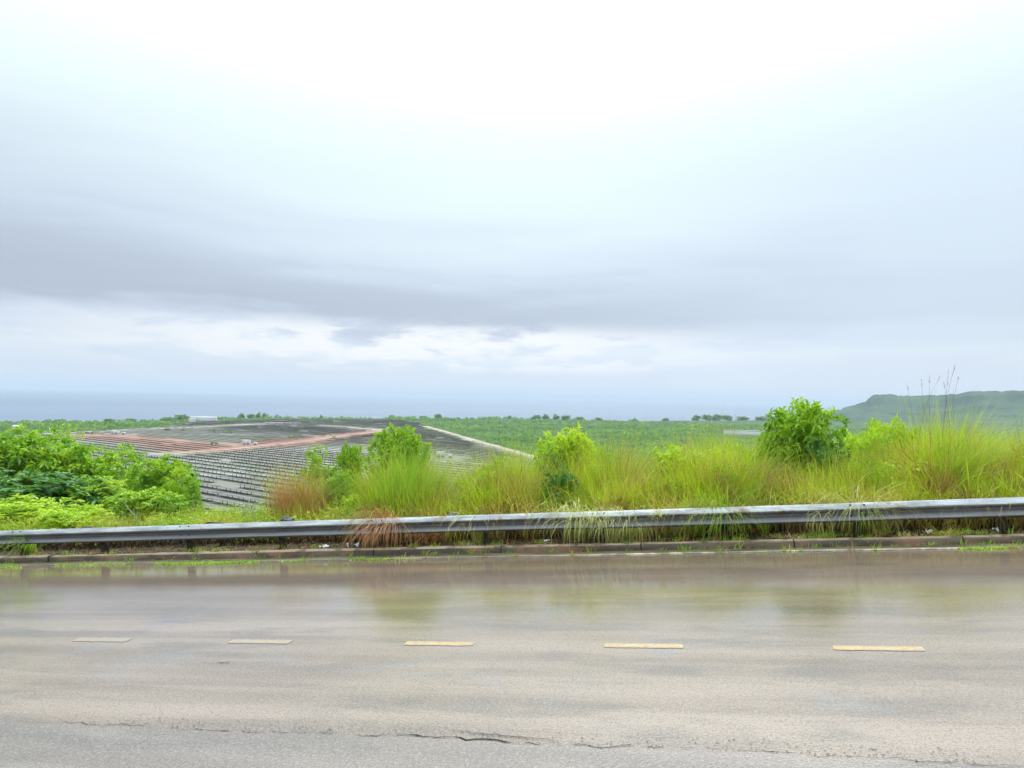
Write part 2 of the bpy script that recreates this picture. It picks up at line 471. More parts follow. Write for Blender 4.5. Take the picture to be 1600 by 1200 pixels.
def red_attr(me):
    co_ = np.zeros(len(me.vertices) * 3, np.float32); me.vertices.foreach_get('co', co_); co_ = co_.reshape(-1, 3)[:, :2]
    d_ = np.full(len(co_), 1e9)
    for a_, b_ in zip(RED_LINE[:-1], RED_LINE[1:]):
        ab = b_ - a_; t_ = np.clip(((co_ - a_) @ ab) / (ab @ ab), 0, 1)
        d_ = np.minimum(d_, np.linalg.norm(co_ - a_ - t_[:, None] * ab, axis=1))
    at_ = me.attributes.new('red', 'FLOAT', 'POINT'); at_.data.foreach_set('value', np.exp(-(d_ / 36.0) ** 2).astype(np.float32))
    return me
tag(obj('field_ground', red_attr(grid_sheet('field_ground', FIELD, 0.0, 9.0)), mt), 'red brown earth with thin grass under the solar rows', kind='structure')

def ribbon(name, px_pts, width, dz, mat, label, subdiv=6, wob=0.6):
    P = np.array([on_plain(*p) for p in px_pts])
    seg = []
    for a, b in zip(P[:-1], P[1:]):
        for k in range(subdiv): seg.append(a + (b - a) * k / subdiv)
    seg.append(P[-1]); S = np.array(seg)
    tg = np.gradient(S, axis=0); tg /= np.linalg.norm(tg, axis=1)[:, None]
    nn = np.stack([-tg[:, 1], tg[:, 0]], 1)
    wd = width / 2 * (1 + 0.15 * rng.normal(size=len(S)))
    A = S + nn * wd[:, None]; B = S - nn * wd[:, None]
    Z = PLAT + 0.30 + dz
    V = np.concatenate([np.c_[A, np.full(len(S), Z)], np.c_[B, np.full(len(S), Z)]])
    n = len(S); q = [(i, i + 1, n + i + 1, n + i) for i in range(n - 1)]
    o = obj(name, mesh_np(name, V, [np.array(q)]), mat)
    tag(o, label, kind='structure')
    return S
M_RED = simple_mat('red_road_dirt', (0.33, 0.18, 0.125), (0.44, 0.27, 0.195), 0.05, 0.9, 0.2)
M_TAN = simple_mat('tan_road_dirt', (0.33, 0.27, 0.18), (0.46, 0.38, 0.26), 0.05, 0.9, 0.2)
ROADS = []
ROADS.append((ribbon('dirt_road', [(250, 711), (330, 705), (395, 699), (470, 691), (530, 682), (585, 675.5), (615, 672.5)], 5.2, 0.012, M_RED, 'red dirt service road crossing the solar rows to the far equipment cabin'), 9))
ROADS.append((ribbon('dirt_road', [(100, 679.5), (180, 682), (250, 687), (320, 692), (372, 697)], 4.2, 0.018, M_RED, 'red dirt track between the two left equipment cabins'), 8))
ROADS.append((ribbon('dirt_road', [(664, 666), (700, 676), (740, 688), (780, 699), (822, 711), (900, 735)], 6.0, 0.024, M_TAN, 'sandy track along the edge of the green scrub'), 9))
ROADS.append((ribbon('dirt_road', [(690, 722), (740, 725), (800, 729), (860, 732)], 4.5, 0.030, M_TAN, 'pale track beside the near equipment cabin'), 6))
ROADS.append((ribbon('dirt_road', [(230, 671), (290, 669), (350, 666), (420, 662.8), (455, 662.5)], 8.0, 0.036, M_TAN, 'pale far track leading to the brown roofed shed'), 9))
ROADS.append((ribbon('dirt_road', [(505, 666), (550, 669), (600, 673.5)], 7.0, 0.042, M_TAN, 'pale far track meeting the red road at the far cabin'), 9))

# sea
mt, T = new_mat('sea_water')
pos = T.n('ShaderNodeNewGeometry').outputs['Position']
c = T.mix(T.maprange(T.noise(T.mapping(pos, scale=(0.0004, 0.0012, 1)), 1.0, 4, 0.6), 0.4, 0.65), (0.05, 0.09, 0.15), (0.08, 0.13, 0.20))
out(T, principled(T, c, 0.35, 0.5, 0, bump(T, T.noise(pos, 0.05, 4, 0.6), 0.5, 1.0)).outputs[0])
th = np.linspace(0, 2 * np.pi, 97)[:-1]
rr = [0, 400, 2000, 8000, 24000, 42000]
V = [(0, 0, SEA)]
for r_ in rr[1:]:
    V += [(r_ * math.sin(a), r_ * math.cos(a), SEA) for a in th]
tris = [(0, 1 + (j + 1) % 96, 1 + j) for j in range(96)]
qs = [(1 + i * 96 + j, 1 + i * 96 + (j + 1) % 96, 1 + (i + 1) * 96 + (j + 1) % 96, 1 + (i + 1) * 96 + j) for i in range(len(rr) - 2) for j in range(96)]
tag(obj('sea', mesh_np('sea', V, [np.array(tris), np.array(qs)]), mt), 'grey blue sea under the overcast horizon', kind='structure')

# hills on the right
RIDGE = [(1180, 652), (1262, 648), (1296, 643), (1312, 640.5), (1320, 636), (1332, 634), (1345, 629.5), (1352, 628), (1357, 622), (1364, 617.5), (1372, 616.5), (1387, 616), (1400, 617.5), (1425, 618.5), (1460, 617.5), (1500, 615.5), (1512, 612), (1522, 611), (1560, 611.5), (1590, 610), (1640, 608), (1720, 602), (1850, 598), (2100, 596), (2600, 612), (3600, 640)]
def hills():
    D0 = 2500.0
    azr = np.array([math.atan2(ray(x, y)[0], ray(x, y)[1]) for x, y in RIDGE])
    elr = np.array([ray(x, y)[2] / math.hypot(ray(x, y)[0], ray(x, y)[1]) for x, y in RIDGE])
    az = np.linspace(azr[0], azr[-1], 520)
    el = np.interp(az, azr, elr)
    top = EYE + el * D0
    top = top + 1.6 * hnoise(az * 900, az * 0, 0.35) + 1.2 * rng.normal(size=len(az)) * 0.5
    ds = np.concatenate([np.linspace(-1000, -360, 14), np.linspace(-330, 0, 26), np.linspace(60, 1500, 14)])
    V = []
    for dd in ds:
        x = (D0 + dd) * np.sin(az); y = (D0 + dd) * np.cos(az)
        if dd <= 0:
            p_ = (dd + 1000) / 1000.0
            prof = np.interp(p_, [0, 0.45, 0.70, 0.86, 0.93, 1.0], [0, 0.05, 0.22, 0.50, 0.85, 1.0])
            z = PLAT - 3 + (top - PLAT + 3) * prof
        else:
            z = top - 0.02 * dd
        z = z + 2.2 * hnoise(x, y, 0.045, 1) * (1 if dd < 0 else 0.4) + 1.6 * hnoise(x, y, 0.13, 4) * (1 if dd < 0 else 0.3)
        V.append(np.stack([x, y, z], -1))
    V = np.array(V); n0, n1_ = V.shape[:2]
    i, j = np.meshgrid(np.arange(n0 - 1), np.arange(n1_ - 1), indexing='ij')
    q = np.stack([i * n1_ + j, i * n1_ + j + 1, (i + 1) * n1_ + j + 1, (i + 1) * n1_ + j], -1).reshape(-1, 4)
    return mesh_np('hills', V.reshape(-1, 3), [q])
mt, T = new_mat('forested_hill')
pos = T.n('ShaderNodeNewGeometry').outputs['Position']
c = T.mix(T.maprange(T.noise(pos, 0.012, 6, 0.7), 0.38, 0.62), (0.015, 0.042, 0.018), (0.055, 0.10, 0.04))
nz_ = T.n('ShaderNodeSeparateXYZ'); T.l(T.n('ShaderNodeNewGeometry').outputs['Normal'], nz_.inputs[0])
c = T.mix(T.math('MULTIPLY', T.maprange(T.noise(pos, 0.03, 4, 0.6), 0.55, 0.68), T.maprange(nz_.outputs[2], 0.9, 0.75)), c, (0.22, 0.20, 0.17))
out(T, principled(T, c, 0.9, 0.2, 0, bump(T, T.noise(pos, 0.12, 5, 0.7), 1.0, 3.0)).outputs[0])
tag(obj('hills', hills(), mt), 'long forested headland ending in a cliff over the sea', kind='structure')

# haze: one closed box round everything, sky outside
hz = 48000.0
g = Geo(); box(g, -hz, hz, -hz, hz, SEA - 8, 110.0)
mt, T = new_mat('haze_air')
pv = T.n('ShaderNodeVolumePrincipled')
pv.inputs['Color'].default_value = (0.74, 0.85, 0.99, 1); pv.inputs['Density'].default_value = 0.00013; pv.inputs['Anisotropy'].default_value = 0.0
o_ = T.n('ShaderNodeOutputMaterial'); T.l(pv.outputs[0], o_.inputs['Volume'])
tag(obj('haze', g.mesh('haze'), mt), 'thin sea haze over the whole coast', kind='stuff')

# ------------------------------------------------------------------ road, kerb, markings (road frame: x=s, y=t, z=w)
mt, T = new_mat('wet_asphalt')
co = T.n('ShaderNodeTexCoord').outputs['Object']
sepo = T.n('ShaderNodeSeparateXYZ'); T.l(co, sepo.inputs[0])
tt = sepo.outputs[1]
st1 = T.noise(T.mapping(co, scale=(0.12, 1.6, 1)), 1.0, 4, 0.55, 0.3)      # wheel streaks along the road
st2 = T.noise(T.mapping(co, scale=(0.5, 2.2, 1)), 1.0, 5, 0.6, 0.4)
grain = T.noise(co, 42, 5, 0.8)
grit = T.n('ShaderNodeTexVoronoi', i_Scale=48.0); T.l(co, grit.inputs[0])
grit = grit.outputs['Distance']
blot = T.noise(co, 0.55, 4, 0.6)
c = T.mix(T.maprange(st1, 0.35, 0.65), (0.190, 0.138, 0.102), (0.295, 0.222, 0.170))
c = T.mix(T.math('MULTIPLY', T.maprange(st2, 0.47, 0.66), 0.6), c, (0.115, 0.092, 0.075))
c = T.mix(T.math('MULTIPLY', T.maprange(blot, 0.48, 0.68), 0.55), c, (0.28, 0.215, 0.155))
c = T.mix(T.math('MULTIPLY', T.maprange(T.noise(co, 0.9, 3, 0.5, 0.5), 0.55, 0.7), 0.35), c, (0.19, 0.20, 0.22))
c = T.mix(T.math('MULTIPLY', T.maprange(grain, 0.50, 0.60), T.maprange(tt, 9.0, 5.5, 0.28, 0.48)), c, (0.39, 0.32, 0.265))
c = T.mix(T.math('MULTIPLY', T.maprange(grit, 0.40, 0.10), 0.75), c, (0.05, 0.045, 0.04))
# muddy dirt lies thicker towards the kerb
mud = T.math('MULTIPLY', T.maprange(T.math('ADD', tt, T.math('MULTIPLY', T.math('SUBTRACT', st2, 0.5), 1.6)), 11.2, 12.4), 0.55)
c = T.mix(mud, c, (0.13, 0.095, 0.055))
wetc = None
wet = T.maprange(T.math('ADD', tt, T.math('MULTIPLY', T.math('SUBTRACT', st2, 0.5), 3.0)), 6.2, 9.0)
c = T.mix(T.math('MULTIPLY', T.maprange(tt, 7.6, 10.5), 0.55), c, (0.125, 0.092, 0.066))
rough = T.math('ADD', T.math('MULTIPLY', T.math('SUBTRACT', 1.0, wet), 0.17), T.math('ADD', 0.06, T.math('MULTIPLY', T.maprange(st2, 0.3, 0.8), 0.05)))
b1 = T.n('ShaderNodeBump', i_Distance=0.004); T.l(T.math('ADD', grain, T.math('MULTIPLY', grit, 0.6)), b1.inputs['Height'])
T.l(T.math('SUBTRACT', 0.6, T.math('MULTIPLY', wet, 0.53)), b1.inputs['Strength'])
out(T, principled(T, c, rough, 0.75, 0, b1.outputs[0]).outputs[0])
M_ROAD = mt

def sheet(name, s0, s1, t0, t1, w_, ns, ntn, mat, label):
    S, TT = np.meshgrid(np.linspace(s0, s1, ns), np.linspace(t0, t1, ntn))
    V = np.stack([S, TT, np.full_like(S, w_)], -1).reshape(-1, 3)
    i, j = np.meshgrid(np.arange(ntn - 1), np.arange(ns - 1), indexing='ij')
    q = np.stack([i * ns + j, i * ns + j + 1, (i + 1) * ns + j + 1, (i + 1) * ns + j], -1).reshape(-1, 4)
    return tag(obj(name, mesh_np(name, V, [q]), mat, mw=RM), label, kind='structure')
sheet('road', -150, 150, 3.3, T_KERB + 0.2, 0.0, 60, 8, M_ROAD, 'wet grey asphalt road climbing to the right')

# smoother bluish strip on the near side with a ragged edge (meets the old surface along the crack)
mt = M_ROAD.copy(); mt.name = 'bluish_asphalt_strip'
for nd in mt.node_tree.nodes:
    if nd.type == 'MIX':
        for k_ in (6, 7):
            q_ = nd.inputs[k_].default_value; g_ = 0.33 * (q_[0] + q_[1] + q_[2]) * 0.95
            nd.inputs[k_].default_value = (q_[0] * .72 + g_ * .25, q_[1] * .72 + g_ * .255, q_[2] * .72 + g_ * .275, 1)
ss = np.arange(-40, 40, 0.06)
edge = 5.44 + 0.03 * hnoise(ss, ss * 0, 2.1) + 0.02 * hnoise(ss, ss * 0, 9.0, 3) + 0.008 * rng.normal(size=len(ss)) + 0.05 * hnoise(ss, ss * 0, 0.5, 2)
n = len(ss)
V = np.concatenate([np.c_[ss, np.full(n, 3.4), np.full(n, 0.004)], np.c_[ss, edge, np.full(n, 0.004)]])
tag(obj('road_strip', mesh_np('road_strip', V, [np.array([(i, i + 1, n + i + 1, n + i) for i in range(n - 1)])]), mt, mw=RM), 'smoother bluish asphalt strip along the near edge of the road', kind='structure')

# the open crack: a thin broken ribbon that widens and pinches out
M_CRACK = simple_mat('crack_dark', (0.012, 0.011, 0.010), (0.03, 0.026, 0.022), 30, 0.9, 0.1)
def crack(name, s, t, wd, label):
    n = len(s)
    V = np.concatenate([np.c_[s, t - wd / 2, np.full(n, 0.008)], np.c_[s, t + wd / 2, np.full(n, 0.008)]])
    q = np.array([(i, i + 1, n + i + 1, n + i) for i in range(n - 1) if wd[i] > 0.0015 or wd[i + 1] > 0.0015])
    tag(obj(name, mesh_np(name, V, [q]), M_CRACK, mw=RM), label, kind='structure')
wd = 0.012 * np.clip(0.55 + 0.9 * hnoise(ss, ss * 0, 1.7, 7) + 0.5 * hnoise(ss, ss * 0, 6.0, 1) + 0.4 * rng.normal(size=n), 0, 1.6)
wd *= np.interp(ss, [-6, -4.6, -1.9, 0.4, 1.2], [0.25, 0.6, 1.1, 0.8, 0.35])
crack('road_crack', ss, edge + 0.012 + 0.01 * rng.normal(size=n), wd, 'long ragged crack where the two asphalt surfaces meet')
g = Geo(); npit = 700
ps = rng.uniform(-5.4, 1.6, npit); pt = np.interp(ps, ss, edge) + np.abs(rng.normal(0, 0.10, npit)) + 0.01
for a_, b_ in zip(ps, pt):
    r_ = rng.uniform(0.002, 0.0065); th_ = np.linspace(0, 6.283, 6)[:-1] + rng.random()
    rr_ = r_ * rng.uniform(.5, 1.2, 5)
    g.add(np.c_[a_ + rr_ * np.cos(th_) * 1.5, b_ + rr_ * np.sin(th_), np.full(5, 0.006)], None, [(0, 1, 2), (0, 2, 3), (0, 3, 4)])
tag(obj('road_pitting', g.mesh('road_pitting'), simple_mat('pit_shade', (0.05, 0.042, 0.034), (0.10, 0.085, 0.07), 30, 0.9, 0.1), mw=RM), 'small dark pits where stones broke out along the crack', kind='stuff')
s2 = np.arange(-2.1, -1.2, 0.04)
crack('road_crack', s2, 5.60 - 0.10 * (s2 + 2.1) / 0.9 + 0.012 * rng.normal(size=len(s2)), 0.010 * np.sin(np.linspace(0.05, 3.1, len(s2))) ** 0.6, 'short branch crack above the long road crack near the middle')
s3 = np.arange(-5.15, -4.99, 0.02)
crack('road_crack', s3 + 0.0, 7.00 + 0.25 * (s3 + 5.15) + 0.006 * rng.normal(size=len(s3)), 0.016 * np.sin(np.linspace(0.05, 3.1, len(s3))) ** 0.8, 'tiny dark crack in the left lane')

# worn patches in the near lane (fine pale filler)
M_FILL = simple_mat('pale_filler', (0.24, 0.205, 0.17), (0.32, 0.28, 0.235), 60, 0.6)
def blob(name, s0, t0, a, b, label, mat, w_=0.005):
    th = np.linspace(0, 2 * np.pi, 28, endpoint=False)
    r_ = 1 + 0.18 * np.sin(3 * th + s0) + 0.12 * np.sin(5 * th + t0) + 0.06 * rng.normal(size=28)
    V = np.concatenate([[[s0, t0, w_]], np.c_[s0 + a * r_ * np.cos(th), t0 + b * r_ * np.sin(th), np.full(28, w_)]])
    tag(obj(name, mesh_np(name, V, [np.array([(0, 1 + i, 1 + (i + 1) % 28) for i in range(28)])]), mat, mw=RM), label, kind='structure')
if 0: blob('road_patch', -2.28, 6.53, 0.075, 0.055, 'small pale filler spot in the near lane', M_FILL)
if 0: blob('road_patch', -2.62, 6.55, 0.06, 0.045, 'fainter pale filler spot left of the other one', M_FILL)
if 0: blob('road_patch', 1.12, 6.28, 0.06, 0.05, 'small round worn spot in the near lane on the right', M_FILL)

# dashes
mt, T = new_mat('worn_yellow_paint')
co = T.n('ShaderNodeTexCoord').outputs['Object']
n1_ = T.noise(co, 22, 5, 0.7)
c = T.mix(T.maprange(T.noise(co, 7, 4, 0.6), 0.35, 0.7), (0.52, 0.31, 0.07), (0.60, 0.41, 0.14))
c = T.mix(T.maprange(n1_, 0.44, 0.62), c, (0.29, 0.235, 0.185))
sy_ = T.n('ShaderNodeSeparateXYZ'); T.l(co, sy_.inputs[0])
ed_ = T.math('ADD', T.math('ABSOLUTE', T.math('SUBTRACT', sy_.outputs[1], 7.75)), T.math('MULTIPLY', T.math('SUBTRACT', T.noise(co, 16, 5, 0.75), 0.5), 0.10))
c = T.mix(T.maprange(ed_, 0.022, 0.060), c, (0.29, 0.235, 0.185))
out(T, principled(T, c, 0.35, 0.5, 0, bump(T, T.noise(co, 60, 3, 0.7), 0.4, 0.004)).outputs[0])
M_DASH = mt
M_DASH_F = M_DASH.copy(); M_DASH_F.name = 'faded_yellow_paint'
M_DASH_F.node_tree.nodes
for nd in M_DASH_F.node_tree.nodes:
    if nd.type == 'MAP_RANGE' and abs(nd.inputs[1].default_value - 0.44) < 1e-4: nd.inputs[1].default_value = 0.33; nd.inputs[2].default_value = 0.52
M_DASH_V = M_DASH_F.copy(); M_DASH_V.name = 'nearly_gone_yellow_paint'
for nd in M_DASH_V.node_tree.nodes:
    if nd.type == 'MAP_RANGE' and abs(nd.inputs[1].default_value - 0.33) < 1e-4: nd.inputs[1].default_value = 0.20; nd.inputs[2].default_value = 0.46
def dash(i, s0, s1, mat, label):
    k = 26
    S = np.linspace(s0, s1, k)
    e0 = 7.68 + 0.004 * rng.normal(size=k); e1 = 7.82 + 0.006 * rng.normal(size=k)
    e0[[0, -1]] += 0.012; e1[[0, -1]] -= 0.012
    V = np.concatenate([np.c_[S, e0, np.full(k, 0.004)], np.c_[S, e1, np.full(k, 0.004)]])
    return tag(obj('road_marking', mesh_np('road_marking', V, [np.array([(j, j + 1, k + j + 1, k + j) for j in range(k - 1)])]), mat, mw=RM), label, kind='structure')
names = {-2: 'very faded yellow dash near the left end of the road', -1: 'faint faded yellow dash second from the left', 0: 'pale yellow lane dash left of the middle', 1: 'yellow lane dash in the middle of the road', 2: 'yellow lane dash nearest the right'}
for i in range(-8, 14):
    s0 = -3.33 + (i) * 2.165
    dash(i, s0, s0 + 0.78, M_DASH_V if i < -1 else M_DASH_F if i < 0 else M_DASH, names.get(i + 0, 'worn yellow lane dash beyond the others'))

# kerb: cast lengths, each its own piece
mt, T = new_mat('stained_kerb_concrete')
co = T.n('ShaderNodeTexCoord').outputs['Object']
sx = T.n('ShaderNodeSeparateXYZ'); T.l(co, sx.inputs[0])
c = T.mix(T.maprange(T.noise(T.mapping(co, scale=(1.4, 6, 6)), 1.0, 5, 0.65), 0.40, 0.62), (0.05, 0.034, 0.02), (0.13, 0.09, 0.052))
c = T.mix(T.math('MULTIPLY', T.maprange(T.noise(co, 2.2, 4, 0.6), 0.55, 0.68), 0.8), c, (0.09, 0.11, 0.03))
c = T.mix(T.math('MULTIPLY', T.maprange(T.noise(T.mapping(co, loc=(5, 2, 0)), 1.3, 4, 0.6), 0.53, 0.65), 0.8), c, (0.22, 0.11, 0.06))
edgeN = T.math('MULTIPLY', T.maprange(sx.outputs[2], 0.105, 0.118), T.maprange(T.noise(co, 4, 4, 0.6), 0.3, 0.55))
c = T.mix(T.math('MULTIPLY', edgeN, 0.8), c, (0.42, 0.31, 0.22))
out(T, principled(T, c, 0.55, 0.4, 0, bump(T, T.noise(co, 25, 5, 0.7), 0.6, 0.01)).outputs[0])
M_KERB = mt
kr = empty('kerb', mw=RM); tag(kr, 'low stained concrete kerb in front of the guardrail', kind='structure')
prof = [(T_KERB, -0.05), (T_KERB + 0.012, 0.095), (T_KERB + 0.035, 0.122), (T_KERB + 0.15, 0.128), (T_KERB + 0.165, 0.11), (T_KERB + 0.165, -0.05)]
s = -42.0; k = 0
while s < 30:
    L_ = 2.4
    ns = 13
    S = np.linspace(s + 0.008, s + L_ - 0.008, ns)
    off = rng.normal(0, 0.008); offz = rng.normal(0, 0.007)
    V = []
    for si in S:
        for (a, b) in prof:
            V.append((si, a + off + 0.004 * rng.normal(), b + (offz + 0.003 * rng.normal() if b > 0 else 0)))
    P_ = len(prof)
    q = [(i * P_ + j, (i + 1) * P_ + j, (i + 1) * P_ + j + 1, i * P_ + j + 1) for i in range(ns - 1) for j in range(P_ - 1)]
    g = Geo(); g.add(V, q)
    g.add([V[j] for j in range(P_)], None, [(0, j, j + 1) for j in range(1, P_ - 1)])
    g.add([V[(ns - 1) * P_ + j] for j in range(P_)], None, [(0, j + 1, j) for j in range(1, P_ - 1)])
    o = obj('kerbstone', g.mesh('kerbstone'), M_KERB); o.parent = kr
    s += L_; k += 1

# gutter apron: a slightly lighter concrete lip in front of the kerb with ragged front edge
mt, T = new_mat('gutter_concrete')
co = T.n('ShaderNodeTexCoord').outputs['Object']
sx = T.n('ShaderNodeSeparateXYZ'); T.l(co, sx.inputs[0])
c = T.mix(T.maprange(T.noise(T.mapping(co, scale=(0.8, 5, 1)), 1.0, 5, 0.6), 0.4, 0.62), (0.08, 0.06, 0.035), (0.17, 0.13, 0.085))
c = T.mix(T.maprange(T.noise(T.mapping(co, scale=(1.0, 3, 1)), 2.0, 4, 0.6), 0.55, 0.7), c, (0.10, 0.12, 0.035))
lip = T.math('MULTIPLY', T.maprange(sx.outputs[0], -3.5, -1.0, 0.15, 1.0), T.math('MULTIPLY', T.maprange(sx.outputs[1], T_KERB - 0.22, T_KERB - 0.27), T.maprange(T.noise(T.mapping(co, scale=(1.2, 4, 1)), 1.6, 4, 0.7), 0.47, 0.58)))
c = T.mix(lip, c, (0.44, 0.34, 0.20))
out(T, principled(T, c, 0.3, 0.5, 0, bump(T, T.noise(co, 30, 4, 0.7), 0.4, 0.006)).outputs[0])
ss2 = np.arange(-40, 30, 0.08); n = len(ss2)
e = T_KERB - 0.29 + 0.02 * hnoise(ss2, ss2 * 0, 1.2) + 0.008 * rng.normal(size=n)
V = np.concatenate([np.c_[ss2, e, np.full(n, 0.004)], np.c_[ss2, e + 0.02, np.full(n, 0.020)], np.c_[ss2, np.full(n, T_KERB + 0.03), np.full(n, 0.012)]])
q = np.array([(r * n + i, r * n + i + 1, (r + 1) * n + i + 1, (r + 1) * n + i) for r in range(2) for i in range(n - 1)])
tag(obj('gutter', mesh_np('gutter', V, [q]), mt, mw=RM), 'shallow concrete gutter at the foot of the kerb', kind='structure')

# ------------------------------------------------------------------ guardrail
mt, T = new_mat('weathered_galvanised_steel')
co = T.n('ShaderNodeTexCoord').outputs['Object']
c = T.mix(T.maprange(T.noise(T.mapping(co, scale=(0.6, 3, 5)), 2.0, 5, 0.65), 0.35, 0.65), (0.22, 0.23, 0.24), (0.44, 0.45, 0.46))
c = T.mix(T.math('MULTIPLY', T.maprange(T.noise(co, 1.6, 5, 0.7), 0.56, 0.68), 0.8), c, (0.20, 0.12, 0.07))
c = T.mix(T.math('MULTIPLY', T.maprange(T.noise(co, 30, 4, 0.6), 0.60, 0.68), 0.6), c, (0.06, 0.055, 0.05))
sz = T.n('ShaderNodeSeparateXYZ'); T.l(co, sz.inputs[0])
ridge_shade = T.math('MULTIPLY', T.maprange(T.math('ADD', sz.outputs[2], T.math('MULTIPLY', T.noise(T.mapping(co, scale=(0.8, 3, 9)), 2.0, 4, 0.6), 0.06)), 0.585, 0.535), 0.75)  # shade under the upper ridge, plus some dirt, painted into the lower beam colour
c = T.mix(ridge_shade, c, (0.115, 0.11, 0.115))
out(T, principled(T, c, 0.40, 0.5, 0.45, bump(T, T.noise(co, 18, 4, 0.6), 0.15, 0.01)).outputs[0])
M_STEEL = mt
M_BOLT = simple_mat('dark_bolt', (0.03, 0.028, 0.026), (0.08, 0.06, 0.045), 30, 0.6, 0.5, 0.6)
M_POST = simple_mat('weathered_post', (0.022, 0.018, 0.014), (0.06, 0.045, 0.03), 8, 0.85)
gr_ = empty('guardrail', mw=RM)
tag(gr_, 'weathered steel crash barrier running along the far side of the road', 'guardrail')
W0, W1 = 0.345, 0.645
# classic W profile (t offset towards road is negative)
wp = [(0.0, 0.0), (-0.012, 0.012), (-0.088, 0.030), (-0.096, 0.040), (-0.090, 0.052), (-0.012, 0.128), (0.004, 0.148), (-0.006, 0.166), (-0.092, 0.206), (-0.100, 0.216), (-0.096, 0.230), (-0.012, 0.292), (0.0, 0.300)]
wp = [(a, b) for a, b in wp]
def beam(s0, s1, doff):
    ns = 9
    S = np.linspace(s0, s1, ns); V = []; P_ = len(wp)
    bend = 0.010 * np.sin(np.linspace(0, 3.1, ns)) * rng.normal() ; dent = 0.006 * rng.normal(size=ns)
    for i, si in enumerate(S):
        for a, b in wp: V.append((si, T_RAIL + a + doff + dent[i], W0 + b + bend[i]))
    q = [(i * P_ + j, i * P_ + j + 1, (i + 1) * P_ + j + 1, (i + 1) * P_ + j) for i in range(ns - 1) for j in range(P_ - 1)]
    V = np.array(V); V2 = V.copy(); V2[:, 1] += 0.006
    g = Geo(); g.add(V, q); g.add(V2, [x[::-1] for x in q])
    for row in (0, P_ - 1):      # close the long edges
        ed = [(i * P_ + row, (i + 1) * P_ + row) for i in range(ns - 1)]
        g.add(np.concatenate([V, V2]), [(a, b, b + len(V), a + len(V)) for a, b in ed])
    return g.mesh('beam')
s = -14.2 - 4.1 * 7; k = 0
joints = []
while s < 30:
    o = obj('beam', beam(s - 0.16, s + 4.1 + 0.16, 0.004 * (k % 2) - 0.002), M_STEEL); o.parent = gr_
    joints.append(s); s += 4.1; k += 1
bolt_me = None
g = Geo()
th = np.linspace(0, 2 * np.pi, 9)[:-1]
r1, r2 = 0.017, 0.011
V = [(0, 0.004, 0)] + [(r1 * math.cos(a), 0.003, r1 * math.sin(a)) for a in th] + [(r2 * math.cos(a), -0.012, r2 * math.sin(a)) for a in th] + [(0, -0.014, 0)]
g.add(V, [(1 + j, 1 + (j + 1) % 8, 9 + (j + 1) % 8, 9 + j) for j in range(8)], [(17, 9 + (j + 1) % 8, 9 + j) for j in range(8)])
bolt_me = g.mesh('bolt')
for s in joints:
    if -22 < s < 12:
        for ds_ in (-0.10, 0.10):
            for (a, b) in ((-0.046, 0.029), (-0.046, 0.101), (-0.046, 0.199), (-0.046, 0.272)):
                o = obj('bolt', bolt_me, M_BOLT); o.parent = gr_; o.location = (s + ds_, T_RAIL + a - 0.004, W0 + b)
g = Geo(); box(g, -0.05, 0.05, 0.05, 0.17, -0.25, 0.26); post_me = g.mesh('post')
g = Geo(); box(g, -0.06, 0.06, 0.008, 0.05, 0.08, 0.22); block_me = g.mesh('spacer_block')
s = -14.2 - 28.7
while s < 30:
    o = obj('post', post_me, M_POST); o.parent = gr_; o.location = (s, T_RAIL, 0.33); o.scale = (1, 1, 1.1)
    o2 = obj('spacer_block', block_me, M_POST); o2.parent = gr_; o2.location = (s, T_RAIL, W0)
    s += 2.05

# ------------------------------------------------------------------ plants: builders
def stems_and_lobes(g, H, W, n_lobes, pale=False, lean=0.0, lobe_r=0.3):
    lobes = []
    for k in range(n_lobes):
        a = rng.random() * 6.283; r_ = math.sqrt(rng.random()) * W * 0.5 * 0.8
        z = H * (0.66 + 0.34 * rng.random()) - lobe_r * H * 0.40 - 0.20 * H * (r_ / (W * 0.5)) ** 2
        c_ = np.array([r_ * math.cos(a) + lean, r_ * math.sin(a), z])
        lobes.append(c_)
        p0 = np.array([0.08 * math.cos(a) * W * 0.3, 0.08 * math.sin(a) * W * 0.3, -0.1])
        mid = (p0 + c_) / 2 + np.array([0, 0, 0.12 * H]) * 0.5 + rng.normal(0, 0.03 * H, 3)
        t_ = np.linspace(0, 1, 6)[:, None]
        pts = (1 - t_) ** 2 * p0 + 2 * t_ * (1 - t_) * mid + t_ ** 2 * c_
        tube(g, pts, np.linspace(0.018, 0.005, 6) * (0.6 + H * 0.35), 5)
    return lobes

